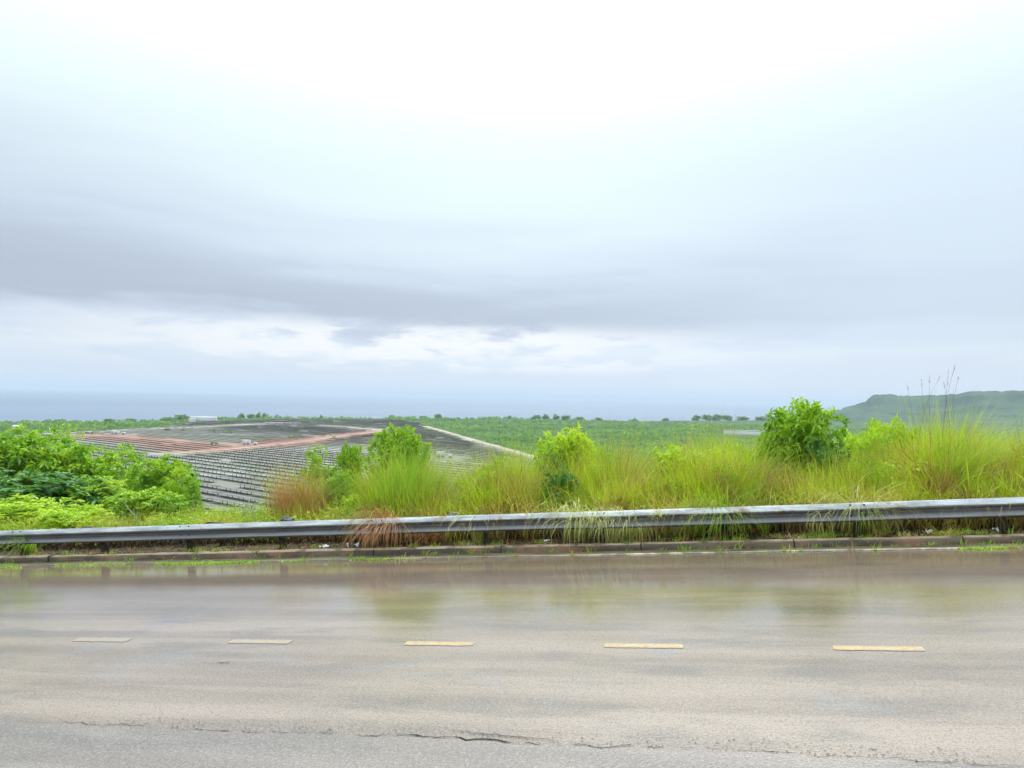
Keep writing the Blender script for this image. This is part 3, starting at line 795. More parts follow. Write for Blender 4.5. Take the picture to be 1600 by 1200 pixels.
def shrub_meshes(H, W, leaf=0.13, n_lobes=14, per=26, rosette=8, lobe_r=0.26, flat=0.7, ratio=0.42, low=0.3):
    """stems + a crown of leaf rosettes on the outside of several uneven lobes"""
    gs = Geo(); lobes = stems_and_lobes(gs, H, W, n_lobes, lobe_r=lobe_r)
    # extra low lobes fill the skirt
    for k in range(int(n_lobes * low)):
        a = rng.random() * 6.283
        lobes.append(np.array([math.cos(a) * W * 0.38, math.sin(a) * W * 0.38, H * (0.18 + 0.25 * rng.random())]))
    gl = Geo()
    for c_ in lobes:
        R_ = lobe_r * min(H, W) * (0.7 + 0.6 * rng.random())
        d = rand_dirs(per, 0.35); rr_ = R_ * (0.55 + 0.5 * rng.random(per) ** 0.5)
        p = c_ + d * rr_[:, None] * np.array([1, 1, flat])
        for q_ in range(rosette):
            a = rng.random(per) * 6.283
            out_ = np.stack([np.cos(a), np.sin(a), rng.normal(-0.05, 0.35, per)], 1) + d * 0.55
            nrm_ = np.array([0, 0, 1.0]) + 0.35 * rng.normal(size=(per, 3)) + d * 0.3
            ln = leaf * (0.7 + 0.6 * rng.random(per))
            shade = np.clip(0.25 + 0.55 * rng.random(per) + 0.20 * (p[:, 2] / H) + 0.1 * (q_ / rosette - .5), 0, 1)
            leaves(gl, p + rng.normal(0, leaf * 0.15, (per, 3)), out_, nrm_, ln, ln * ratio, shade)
    return gs.mesh('stems'), gl.mesh('foliage')

def add_shrub(meshes, mats, x, y, scale, rot, name, label, group=None, z=None):
    t_ = empty(name, (x, y, ground(x, y) if z is None else z), rot)
    t_.scale = scale if hasattr(scale, '__len__') else (scale,) * 3
    obj('stems', meshes[0], None, t_); obj('foliage', meshes[1], None, t_)
    return tag(t_, label, 'shrub', group)
def make(meshes, stem_mat, leaf_mat):
    meshes[0].materials.append(stem_mat); meshes[1].materials.append(leaf_mat)
    return meshes

SH = {  # unit-size templates: about 1 m tall, 1.2 m wide
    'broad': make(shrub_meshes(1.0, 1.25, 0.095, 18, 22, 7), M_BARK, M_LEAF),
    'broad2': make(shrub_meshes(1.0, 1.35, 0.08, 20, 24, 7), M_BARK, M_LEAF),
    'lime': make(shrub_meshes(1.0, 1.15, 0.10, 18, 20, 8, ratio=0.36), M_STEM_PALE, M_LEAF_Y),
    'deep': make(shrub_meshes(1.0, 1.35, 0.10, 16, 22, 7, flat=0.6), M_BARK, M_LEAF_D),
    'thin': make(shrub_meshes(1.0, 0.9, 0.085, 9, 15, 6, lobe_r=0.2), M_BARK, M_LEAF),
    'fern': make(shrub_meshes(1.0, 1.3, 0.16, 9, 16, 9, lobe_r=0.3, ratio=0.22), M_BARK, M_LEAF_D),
}
def shrub_px(kind, px, py_top, w_px, t, label, group=None, rot=None, name='shrub', hfac=1.0):
    x, y = at_t(px, t, py_top)
    z0 = float(ground(x, y)); zt = z_at(px, py_top, x, y)
    H_ = max(0.35, (zt - z0)) * 1.02 * hfac
    W_ = w_px / F_PX * math.hypot(x, y) / 1.25
    o = add_shrub(SH[kind], None, x, y, (W_, W_, H_), rng.random() * 6.28 if rot is None else rot, name, label, group)
    return o

# top outline of the verge growth in photo pixels
TOPX = [-800, -200, 0, 100, 200, 300, 380, 420, 440, 480, 520, 560, 580, 640, 690, 715, 735, 790, 830, 860, 900, 950, 1000, 1030, 1070, 1110, 1150, 1190, 1230, 1300, 1340, 1400, 1440, 1480, 1510, 1535, 1570, 1600, 1800, 2600]
TOPY = [772, 770, 768, 772, 768, 768, 772, 762, 738, 722, 740, 765, 735, 712, 742, 760, 735, 708, 725, 738, 728, 700, 730, 735, 705, 690, 702, 730, 724, 716, 712, 712, 692, 672, 684, 712, 706, 692, 690, 700]
def col_top(px): return np.interp(px, TOPX, TOPY)

def px_of(P):
    """photo column/row of world points"""
    d = P - CAM
    zc = d @ Fw
    return 800 + F_PX * (d @ Rt) / zc, 600 - F_PX * (d @ Up) / zc

# ------------------------------------------------------------------ ground layers of growth
def verge_grass():
    """the unbroken band of tall grass behind the rail, right of the gap"""
    g = Geo()
    n_cl = 2000
    pxs = np.concatenate([rng.uniform(565, 1760, n_cl * 2), rng.uniform(1760, 2600, n_cl)]); rng.shuffle(pxs)
    ts = 13.85 + 4.8 * rng.random(n_cl * 3) ** 1.2
    cnt = 0
    for px, t in zip(pxs, ts):
        if cnt >= n_cl: break
        dens = np.interp(px, [565, 580, 690, 700, 730, 745, 1700], [0.3, 1, 0.7, 0.15, 0.2, 1, 1])
        if rng.random() > dens: continue
        x, y = at_t(px, t)
        z0 = float(ground(x, y))
        zt = z_at(px, col_top(px + rng.normal(0, 12)) + 8, x, y)
        front = (t - 13.85) / 4.8
        h = (zt - z0) * 1.62 * (0.50 + 0.50 * min(1, front * 3.2 + 0.1)) * rng.uniform(0.72, 1.05)
        if h < 0.25: h = 0.25
        nb = int(70 if t < 15.5 else 48)
        r_ = 0.16 + 0.1 * rng.random()
        a = rng.random(nb) * 6.283; rr_ = r_ * np.sqrt(rng.random(nb))
        bx = x + rr_ * np.cos(a); by = y + rr_ * np.sin(a)
        base_ = np.stack([bx, by, ground(bx, by) - 0.03], 1)
        hh = h * rng.uniform(0.5, 1.1, nb)
        drift = rng.normal(0, 0.5)
        az = np.where(rng.random(nb) < 0.7, a, drift + rng.normal(0, 1.0, nb))
        blades(g, base_, hh, az, rng.uniform(0.0, 0.35, nb), rng.uniform(0.2, 1.9, nb) ** 1.3 * 0.8, rng.uniform(0.007, 0.015, nb), 4,
               rnd=np.clip(rng.random() * 0.75 + rng.random(nb) * 0.5 - 0.12, 0, 1), dry=(rng.random(nb) < rng.choice([0.04, 0.08, 0.25])).astype(float) * 0.85)
        cnt += 1
    # coarse bent blades and tall culms that break up the fine grass
    for k in range(420):
        px = rng.uniform(570, 1760); t = rng.uniform(13.9, 17.5); x, y = at_t(px, t); z0 = float(ground(x, y)); nb = int(rng.uniform(5, 18))
        h = max(0.4, (z_at(px, col_top(px), x, y) - z0)) * rng.uniform(0.7, 1.25)
        coarse = rng.random() < 0.6
        b = np.stack([x + rng.normal(0, .10, nb), y + rng.normal(0, .10, nb), np.full(nb, z0)], 1)
        blades(g, b, h * rng.uniform(.7, 1.1, nb), rng.random(nb) * 6.28, rng.uniform(0, .4, nb), rng.uniform(0.6, 2.8, nb) if coarse else rng.uniform(0, .6, nb),
               rng.uniform(.014, .030, nb) if coarse else rng.uniform(.004, .008, nb), 6, rnd=rng.uniform(0, 1, nb), dry=(rng.random(nb) < (0.35 if coarse else 0.8)) * 0.85, u0=0.35)
    # loose fringe falling forward over the rail
    for k in range(270):
        px = rng.uniform(570, 1760); t = rng.uniform(13.45, 13.9); x, y = at_t(px, t); nb = int(rng.uniform(4, 16))
        b = np.stack([x + rng.normal(0, .08, nb), y + rng.normal(0, .05, nb), np.full(nb, float(ground(x, y)))], 1)
        blades(g, b, rng.uniform(0.8, 1.5) * rng.uniform(.7, 1.1, nb), math.atan2(-v[1], -v[0]) + rng.normal(0, 0.8, nb), rng.uniform(0, .5, nb), rng.uniform(1.2, 3.0, nb), rng.uniform(.007, .013, nb), 6, rnd=rng.uniform(.5, 1, nb), dry=(rng.random(nb) < 0.5) * 0.9, u0=0.5)
    return g.mesh('tall_grass')
tag(obj('tall_grass', verge_grass(), M_GRASS), 'thick yellow green tall grass crowding the back of the guardrail', kind='stuff')

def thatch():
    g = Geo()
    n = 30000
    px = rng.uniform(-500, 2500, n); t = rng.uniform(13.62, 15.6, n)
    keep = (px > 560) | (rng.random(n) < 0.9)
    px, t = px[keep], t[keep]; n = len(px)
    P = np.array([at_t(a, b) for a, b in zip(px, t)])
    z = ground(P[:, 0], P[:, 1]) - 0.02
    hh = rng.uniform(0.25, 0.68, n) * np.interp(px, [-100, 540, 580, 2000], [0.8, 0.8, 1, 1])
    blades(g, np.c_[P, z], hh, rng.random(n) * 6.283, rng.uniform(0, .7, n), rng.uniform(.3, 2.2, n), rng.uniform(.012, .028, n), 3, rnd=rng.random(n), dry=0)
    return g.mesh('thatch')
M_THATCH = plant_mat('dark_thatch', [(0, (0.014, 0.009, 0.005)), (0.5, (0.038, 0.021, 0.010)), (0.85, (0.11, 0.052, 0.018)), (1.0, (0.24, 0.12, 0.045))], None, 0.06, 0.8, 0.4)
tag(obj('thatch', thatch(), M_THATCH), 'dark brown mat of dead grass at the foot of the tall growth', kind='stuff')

def weeds_left():
    """low mixed weeds over the open verge on the left: leaves in whorls on short stalks"""
    g = Geo()
    n_cl = 2300
    px = np.where(rng.random(n_cl) < 0.88, rng.uniform(-260, 640, n_cl), rng.uniform(-800, -260, n_cl)); t = 14.05 + 16 * rng.random(n_cl) ** 1.35
    for k in range(n_cl):
        x, y = at_t(px[k], t[k])
        z0 = float(ground(x, y)); zt = z_at(px[k], col_top(px[k]) + rng.uniform(0, 14), x, y)
        cap = zt - z0
        lim = 0.45 + 0.5 * (0.5 + 0.5 * float(hnoise(x, y, 0.8, 3)))
        h = max(0.15, min(cap, lim)) * rng.uniform(0.6, 1.0)
        nl = 46
        f = rng.random(nl)
        a = rng.random(nl) * 6.283; rr_ = 0.30 * np.sqrt(rng.random(nl))
        p = np.stack([x + rr_ * np.cos(a), y + rr_ * np.sin(a), z0 + h * (0.15 + 0.85 * f) * (1 - 0.5 * (rr_ / 0.32) ** 2)], 1)
        a2 = rng.random(nl) * 6.283
        d = np.stack([np.cos(a2), np.sin(a2), rng.normal(0.1, 0.4, nl)], 1)
        ln = rng.uniform(0.05, 0.12) * rng.uniform(0.7, 1.3, nl)
        sh = np.clip(rng.random() * 0.5 + 0.5 * rng.random(nl), 0, 1)
        leaves(g, p, d, np.array([0, 0, 1.0]) + 0.4 * rng.normal(size=(nl, 3)), ln, ln * rng.uniform(0.35, 0.65), sh)
    return g.mesh('weeds')
def weeds_right():
    """leafy vines and weeds threaded through the tall grass"""
    g = Geo()
    for k in range(260):
        px = rng.uniform(580, 1760); t = rng.uniform(14.2, 17.5)
        if hnoise(px * 0.02, t, 1.0, 4) < -0.1: continue
        x, y = at_t(px, t); z0 = float(ground(x, y)); H_ = max(0.4, z_at(px, col_top(px), x, y) - z0)
        zc = z0 + H_ * rng.uniform(0.35, 0.98); nl = 60; R_ = rng.uniform(.15, .32)
        p = np.array([x, y, zc]) + rand_dirs(nl) * R_ * rng.uniform(.4, 1, (nl, 1)) * np.array([1.2, 1.2, .7])
        d = rng.normal(size=(nl, 3)); d[:, 2] = d[:, 2] * .4 - .1
        ln = rng.uniform(0.05, 0.11) * rng.uniform(.7, 1.3, nl)
        leaves(g, p, d, np.array([0, 0, 1.0]) + 0.4 * rng.normal(size=(nl, 3)), ln, ln * rng.uniform(.4, .7), np.clip(rng.random() * .6 + .4 * rng.random(nl), 0, 1))
    return g.mesh('vine_weeds')
tag(obj('vine_weeds', weeds_right(), M_WEED), 'leafy weeds and vines threaded through the tall grass', kind='stuff')
tag(obj('weeds', weeds_left(), M_WEED), 'low tangled green weeds covering the verge on the left', kind='stuff')

def grass_left():
    g = Geo()
    n_cl = 700
    px = np.where(rng.random(n_cl) < 0.88, rng.uniform(-260, 620, n_cl), rng.uniform(-800, -260, n_cl)); t = 14.0 + 9 * rng.random(n_cl) ** 1.3
    for k in range(n_cl):
        x, y = at_t(px[k], t[k]); z0 = float(ground(x, y)); zt = z_at(px[k], col_top(px[k]) + 2, x, y)
        h = np.clip((zt - z0) * rng.uniform(0.5, 1.05), 0.15, 1.1)
        nb = 34; a = rng.random(nb) * 6.283; rr_ = 0.15 * np.sqrt(rng.random(nb))
        b = np.stack([x + rr_ * np.cos(a), y + rr_ * np.sin(a), np.full(nb, z0 - 0.03)], 1)
        blades(g, b, h * rng.uniform(0.5, 1.1, nb), a, rng.uniform(0, 0.5, nb), rng.uniform(0.3, 1.6, nb), rng.uniform(0.006, 0.011, nb), 4,
               rnd=np.clip(rng.random() * 0.5 + rng.random(nb) * 0.5, 0, 1), dry=float(rng.random() < 0.12) * 0.7)
    return g.mesh('verge_grass')
tag(obj('verge_grass', grass_left(), M_GRASS), 'thin grass growing up through the weeds on the left verge', kind='stuff')

# hillside bushes below the verge and the scrub canopy of the plain
def far_scrub():
    g = Geo()
    # bushes: little domes of leaf sprays
    cand = 26000
    az = rng.uniform(math.radians(-40), math.radians(42), cand)
    d = 45 + (1250 - 45) * rng.random(cand) ** 1.0
    x = d * np.sin(az); y = d * np.cos(az)
    ed = edge_dist(az)
    ok = (d < ed - 5)
    inf = inside(FIELD, x, y)
    hill = ground(x, y) > PLAT + 1.2
    ok &= (~inf) | hill | ((hnoise(x, y, 0.035, 12) > 0.62) & (d > 420) & (rng.random(cand) < 0.35))
    # keep clear of the dirt tracks
    for S, wid in ROADS:
        for a_, b_ in zip(S[:-1], S[1:]):
            ab = b_ - a_; tt_ = np.clip(((x - a_[0]) * ab[0] + (y - a_[1]) * ab[1]) / (ab @ ab), 0, 1)
            ok &= np.hypot(x - a_[0] - tt_ * ab[0], y - a_[1] - tt_ * ab[1]) > wid * 0.7
    ok &= rng.random(cand) < np.interp(d, [45, 200, 500, 1250], [0.45, 0.6, 0.9, 0.8])
    x, y, d = x[ok], y[ok], d[ok]
    z = ground(x, y)
    n = len(x)
    R_ = rng.uniform(1.2, 3.0, n) * (1 + 0.5 * (hnoise(x, y, 0.02, 8) > 0.3))
    R_ = np.where(d < 130, R_ * 0.6, R_)
    R_ = np.where(edge_dist(np.arctan2(x, y)) - d < 45, R_ * 1.35, R_)
    nl = 30
    tone = np.clip(0.5 + 0.35 * hnoise(x, y, 0.03, 9) + 0.12 * rng.normal(size=n), 0, 1)
    dd = rand_dirs(n * nl, 0.55).reshape(n, nl, 3)
    dd[..., 2] = np.abs(dd[..., 2])
    p = np.stack([x, y, z], 1)[:, None] + dd * (R_[:, None, None] * np.array([1, 1, 0.9]) * (0.7 + 0.3 * rng.random((n, nl, 1))))
    dirs = rng.normal(size=(n, nl, 3)); dirs[..., 2] *= 0.5
    L_ = np.repeat(R_ * 0.5, nl) * rng.uniform(0.6, 1.2, n * nl)
    p = p.reshape(-1, 3) - dirs.reshape(-1, 3) / np.linalg.norm(dirs.reshape(-1, 3), axis=1)[:, None] * L_[:, None] * 0.5
    leaves(g, p, dirs.reshape(-1, 3), dd.reshape(-1, 3) + 0.4 * rng.normal(size=(n * nl, 3)), L_, L_ * 0.8, np.clip(np.repeat(tone, nl) + 0.08 * rng.normal(size=n * nl), 0, 1), 0.1, 0.05)
    print('bushes', n)
    return g.mesh('scrub')
def scrub_mat():
    mt, T = new_mat('far_scrub_foliage')
    rnd = T.n('ShaderNodeAttribute', attribute_name='rnd').outputs['Fac']
    c = T.ramp(rnd, [(0, (0.09, 0.20, 0.03)), (0.4, (0.17, 0.33, 0.045)), (0.75, (0.25, 0.42, 0.055)), (1.0, (0.35, 0.48, 0.08))])
    p = principled(T, c, 0.7, 0.25)
    tr = T.n('ShaderNodeBsdfTranslucent'); T.l(c, tr.inputs[0])
    mx = T.n('ShaderNodeMixShader'); mx.inputs[0].default_value = 0.3
    T.l(p.outputs[0], mx.inputs[1]); T.l(tr.outputs[0], mx.inputs[2]); out(T, mx.outputs[0])
    return mt
M_SCRUB = scrub_mat()
tag(obj('scrub', far_scrub(), M_SCRUB), 'dense green bush covering the hillside and the coastal plain', kind='stuff')

# ------------------------------------------------------------------ solar farm
mt, T = new_mat('solar_glass')
co = T.n('ShaderNodeTexCoord').outputs['Object']
oi = T.n('ShaderNodeObjectInfo').outputs['Random']
c = T.mix(oi, (0.10, 0.11, 0.13), (0.15, 0.16, 0.18))
out(T, principled(T, c, 0.30, 0.7).outputs[0])
M_SOLAR = mt
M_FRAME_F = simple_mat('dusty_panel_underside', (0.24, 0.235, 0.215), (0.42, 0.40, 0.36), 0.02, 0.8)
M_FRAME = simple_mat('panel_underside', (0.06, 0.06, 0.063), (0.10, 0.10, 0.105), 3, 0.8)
AZR = math.radians(-51)
rd = np.array([math.sin(AZR), math.cos(AZR)])          # along a row
pn = np.array([-rd[1], rd[0]])                          # towards the camera side
if pn[1] > 0: pn = -pn
PITCH = 8.8
def row_mesh(runs, o_xy, near=True):
    g = Geo()
    W_ = 3.4; tilt = math.radians(10)
    zb = 1.4; L = 22.0
    mats = []
    for (a, b) in runs:
        k = a
        while k < b - 2:
            e = min(k + L, b)
            dz = rng.normal(0, 0.07)
            cs = W_ * math.cos(tilt) / 2; sn = W_ * math.sin(tilt)
            z0 = PLAT + 0.3 + zb + dz; z1 = z0 - sn
            def P(al, pv_, z): q_ = o_xy + rd * al + pn * pv_; return (q_[0], q_[1], z)
            th_ = 0.12
            if near:
                g.add([P(k, cs, z0), P(e - 0.7, cs, z0), P(e - 0.7, -cs, z1), P(k, -cs, z1), P(k, cs, z0 - th_), P(e - 0.7, cs, z0 - th_), P(e - 0.7, -cs, z1 - th_), P(k, -cs, z1 - th_)],
                      [(0, 1, 2, 3), (7, 6, 5, 4), (0, 4, 5, 1), (1, 5, 6, 2), (2, 6, 7, 3), (3, 7, 4, 0)])
                mats += [0, 1, 1, 1, 1, 1]
                for al in np.arange(k + 1.5, e - 1, 6.5):
                    for pv_, zt_ in ((cs * 0.5, z0 - sn * 0.25), (-cs * 0.5, z0 - sn * 0.75)):
                        g.add([P(al, pv_ + .08, PLAT - .2), P(al + .16, pv_ + .08, PLAT - .2), P(al + .16, pv_ - .08, PLAT - .2), P(al, pv_ - .08, PLAT - .2), P(al, pv_ + .08, zt_ - .12), P(al + .16, pv_ + .08, zt_ - .12), P(al + .16, pv_ - .08, zt_ - .12), P(al, pv_ - .08, zt_ - .12)], BOXQ[2:])
                        mats += [1] * 4
            else:
                g.add([P(k, cs, z0), P(e - 0.7, cs, z0), P(e - 0.7, -cs, z1), P(k, -cs, z1), P(k, -cs, z1 - 0.10), P(e - 0.7, -cs, z1 - 0.10)], [(0, 1, 2, 3), (0, 4, 5, 1)])
                mats += [0, 1]
            k = e
    me = g.mesh('solar_array')
    me.materials.append(M_SOLAR); me.materials.append(M_FRAME)
    me.polygons.foreach_set('material_index', np.array(mats, np.int32))
    return me
CABINS = [(180, 679.5), (385, 696), (610, 673), (688, 716)]
CAB_XY = [on_plain(*c_) for c_ in CABINS]
rows = []
proj = FIELD @ pn
for k in np.arange(proj.min(), proj.max(), PITCH):
    al = np.arange(-1600, 1600, 4.0)
    X = rd[0] * al + pn[0] * k; Y = rd[1] * al + pn[1] * k
    # skew the origin so al is along rd from the foot point
    ok = inside(FIELD, X, Y) & (ground(X, Y) < PLAT + 0.6)
    for S, wid in ROADS:
        for a_, b_ in zip(S[:-1], S[1:]):
            ab = b_ - a_; tt_ = np.clip(((X - a_[0]) * ab[0] + (Y - a_[1]) * ab[1]) / (ab @ ab), 0, 1)
            ok &= np.hypot(X - a_[0] - tt_ * ab[0], Y - a_[1] - tt_ * ab[1]) > wid
    for c_ in CAB_XY: ok &= np.hypot(X - c_[0], Y - c_[1]) > 17
    # a few natural gaps
    ok &= hnoise(X, Y, 0.05, 6) > -0.82
    i = 0
    while i < len(al):
        if ok[i]:
            j = i
            while j + 1 < len(al) and ok[j + 1]: j += 1
            if al[j] - al[i] > 14:
                mid = np.array([X[(i + j) // 2], Y[(i + j) // 2]])
                rows.append((k, al[i], al[j], mid))
            i = j + 1
        else: i += 1
# keep what the view can show; the nearest 280 rows are things, the rest is one mass
def vis(r_):
    az = math.degrees(math.atan2(r_[3][0], r_[3][1]))
    return True
rows.sort(key=lambda r_: np.hypot(*r_[3]) / (r_[2] - r_[1]) ** 0.3)
print('rows', len(rows))
def block_of(mid):
    dx_ = mid
    p, q = px_of(np.array([mid[0], mid[1], PLAT]))
    d_ = np.hypot(*mid)
    if p > 660: return 'solar panel row beside the sandy track at the scrub edge', 'solar rows by the scrub edge'
    r1_y = np.interp(p, [-2000, 250, 395, 530, 615], [760, 711, 699, 682, 672.5])
    if q > r1_y: return 'solar panel row on the near side of the red dirt road', 'solar rows in front of the red dirt road'
    r2_y = np.interp(p, [100, 180, 250, 320, 372, 615], [679.5, 682, 687, 692, 697, 672])
    if p < 372 and q > r2_y: return 'solar panel row between the red dirt road and the left cabin track', 'solar rows between the two red tracks'
    return 'solar panel row behind the red dirt road and equipment cabins', 'solar rows behind the red dirt road'
NROW = 285
for k, a, b, mid in rows[:NROW]:
    o_xy = mid - rd * ((a + b) / 2)
    foot = pn * k
    far_ = np.hypot(*mid) > 470
    me = row_mesh([(a - (a + b) / 2, b - (a + b) / 2)], np.zeros(2), near=not far_)
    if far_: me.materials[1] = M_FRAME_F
    o = obj('solar_array', me, loc=(mid[0], mid[1], 0))
    lb, gp = block_of(mid)
    tag(o, lb, 'solar array', gp)
if len(rows) > NROW:
    g_list = Geo(); allm = []
    far_me = None
    V_, F_, M_ = [], [], []
    tot = 0
    for k, a, b, mid in rows[NROW:]:
        me = row_mesh([(a - (a + b) / 2, b - (a + b) / 2)], mid, near=False)
        nv = len(me.vertices); co_ = np.zeros(nv * 3, np.float32); me.vertices.foreach_get('co', co_)
        nl = len(me.loops); li = np.zeros(nl, np.int32); me.loops.foreach_get('vertex_index', li)
        V_.append(co_.reshape(-1, 3)); F_.append(li.reshape(-1, 4) + tot); tot += nv
        mi = np.zeros(len(me.polygons), np.int32); me.polygons.foreach_get('material_index', mi); M_.append(mi)
        bpy.data.meshes.remove(me)
    me = mesh_np('far_solar_arrays', np.concatenate(V_), [np.concatenate(F_)])
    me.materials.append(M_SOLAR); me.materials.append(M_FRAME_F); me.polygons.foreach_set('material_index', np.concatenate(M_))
    tag(obj('solar_field', me), 'far grey spread of solar rows fading towards the shore', kind='stuff')

# cabins and sheds
M_WHITE = simple_mat('white_cabin_paint', (0.58, 0.57, 0.54), (0.70, 0.69, 0.66), 1.5, 0.6)
M_GREYP = simple_mat('grey_door_paint', (0.30, 0.31, 0.32), (0.40, 0.41, 0.42), 2.0, 0.6)
M_BROWNR = simple_mat('brown_sheet_roof', (0.05, 0.028, 0.022), (0.10, 0.05, 0.04), 0.5, 0.7)
def cabin(x, y, L, D_, H_, rot, name, label, cat, roof=M_WHITE, wall=M_WHITE, roof_h=0.25, gable=False, doors=2):
    t_ = empty(name, (x, y, PLAT + 0.3), rot); tag(t_, label, cat)
    g = Geo(); box(g, -L / 2, L / 2, -D_ / 2, D_ / 2, 0.25, H_); obj('wall', g.mesh('wall'), wall, t_)
    g = Geo(); box(g, -L / 2 - .3, L / 2 + .3, -D_ / 2 - .3, D_ / 2 + .3, -0.3, 0.25); obj('plinth', g.mesh('plinth'), M_GREYP, t_)
    g = Geo()
    if gable:
        a, b, hh = L / 2 + .5, D_ / 2 + .5, H_ + roof_h
        g.add([(-a, -b, H_), (a, -b, H_), (a, b, H_), (-a, b, H_), (-a, 0, hh), (a, 0, hh)], [(0, 1, 5, 4), (3, 4, 5, 2), (0, 3, 2, 1)], [(0, 4, 3), (1, 2, 5)])
    else: box(g, -L / 2 - .2, L / 2 + .2, -D_ / 2 - .2, D_ / 2 + .2, H_, H_ + roof_h)
    obj('roof', g.mesh('roof'), roof, t_)
    for k in range(doors):
        cx = -L / 2 + L * (k + 0.5) / doors
        g = Geo(); box(g, cx - 0.6, cx + 0.6, -D_ / 2 - 0.06, -D_ / 2 + 0.02, 0.3, 2.3); obj('door', g.mesh('door'), M_GREYP, t_)
    return t_
for (cx, cy), lb, L_ in zip(CAB_XY, ['small white equipment cabin among the rows at the far left', 'white equipment cabin beside the red dirt road', 'white equipment cabins at the far end of the red road', 'white equipment cabin nearest the verge behind the tall grass'], [5.5, 4.6, 7.0, 4.6]):
    cabin(cx, cy, L_, 3.2, 3.0, AZR * 0 + rng.normal(0, .1), 'equipment_cabin', lb, 'cabin')
    # transformer beside it
    t_ = empty('transformer', (cx + L_ / 2 + 3.2, cy + 1.0, PLAT + 0.3), 0.1)
    tag(t_, lb.replace('white equipment cabins', 'transformer by the cabins').replace('small white equipment cabin', 'pale transformer by the cabin').replace('white equipment cabin', 'pale transformer by the cabin'), 'transformer')
    g = Geo(); box(g, -1, 1, -0.8, 0.8, -0.2, 1.9); obj('tank', g.mesh('tank'), M_WHITE, t_)
    g = Geo(); [box(g, -0.9 + 0.3 * q_, -0.82 + 0.3 * q_, -1.05, -0.8, 0.2, 1.6) for q_ in range(6)]; obj('cooling_fins', g.mesh('cooling_fins'), M_GREYP, t_)
p = on_plain(318, 659.5); cabin(p[0], p[1], 27, 9, 4.6, 0.15, 'long_shed', 'long low white shed on the far skyline at left', 'shed', roof_h=1.2, gable=True, doors=4)
p = on_plain(300, 661.5); cabin(p[0], p[1], 5.5, 4.5, 4.2, 0.1, 'small_shed', 'small white shed in front of the long low one', 'shed', roof_h=0.8, gable=True, doors=1)
p = on_plain(434, 663.0); cabin(p[0], p[1], 26, 9, 2.6, -0.05, 'long_shed', 'low shed with a dark brown roof among the far rows', 'shed', roof=M_BROWNR, roof_h=1.8, gable=True, doors=3)
p = on_plain(585, 656.5); cabin(p[0], p[1], 5.0, 4.5, 3.2, -0.05, 'small_shed', 'tiny white shed on the skyline near the middle', 'shed', roof_h=0.8, gable=True, doors=1)
p = on_plain(27, 677); cabin(p[0], p[1], 5.5, 5, 4.4, -0.05, 'small_house', 'small pale house behind the shrubs at the far left', 'house', wall=simple_mat('pale_plaster', (.5, .42, .32), (.6, .52, .42), 1), roof_h=1.5, gable=True, doors=1)
p = on_plain(1170, 683.5); cabin(p[0], p[1], 48, 7, 6.2, -0.12, 'long_shed', 'long pale roofed shed in the scrub right of the middle', 'shed', roof=M_GREYP, roof_h=0.7, gable=True, doors=6)

# ------------------------------------------------------------------ skyline trees
def tree_meshes(H=1.0, spread=0.9, lobes=7, flat=0.6):
    gs = Geo()
    tube(gs, [(0, 0, -0.1), (0.01, 0, 0.2), (0.02, 0.01, 0.45), (0.0, 0.0, 0.7)], [0.05, 0.04, 0.03, 0.015], 6)
    gl = Geo()
    for k in range(lobes):
        a = rng.random() * 6.28; r_ = spread * 0.5 * math.sqrt(rng.random())
        c_ = np.array([r_ * math.cos(a), r_ * math.sin(a), 0.50 + rng.uniform(-0.36, 0.28) * (1.15 - r_)])
        tube(gs, [(0.01, 0, 0.35), tuple((c_ + np.array([0, 0, 0.35])) / 2), tuple(c_)], [0.025, 0.018, 0.008], 4)
        n = 60; d = rand_dirs(n, 0.2); R_ = 0.27 * rng.uniform(0.7, 1.2)
        p = c_ + d * R_ * np.array([1, 1, flat]) * rng.uniform(0.5, 1, (n, 1))
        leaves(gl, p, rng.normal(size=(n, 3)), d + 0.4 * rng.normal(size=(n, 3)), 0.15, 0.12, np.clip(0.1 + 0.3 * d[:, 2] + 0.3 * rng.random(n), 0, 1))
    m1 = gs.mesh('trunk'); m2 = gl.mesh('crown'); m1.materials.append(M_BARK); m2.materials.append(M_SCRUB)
    return m1, m2
TR = [tree_meshes(spread=s_, lobes=l_, flat=f_) for s_, l_, f_ in ((0.8, 13, .8), (0.95, 16, .75), (0.6, 9, .95))]
def tree_px(px, py, hpx, kind, label, wf=1.0, group=None):
    # stand it just inside the edge of the plain along that sight line
    r_ = ray(px, py); az = math.atan2(r_[0], r_[1]); d_ = edge_dist(az) - 12
    x, y = d_ * math.sin(az), d_ * math.cos(az)
    H_ = hpx / F_PX * d_ + 1.0
    t_ = empty('tree', (x, y, PLAT), rng.random() * 6.28); t_.scale = (H_ * wf, H_ * wf, H_)
    obj('trunk', TR[kind][0], None, t_); obj('crown', TR[kind][1], None, t_)
    tag(t_, label, 'tree', group)
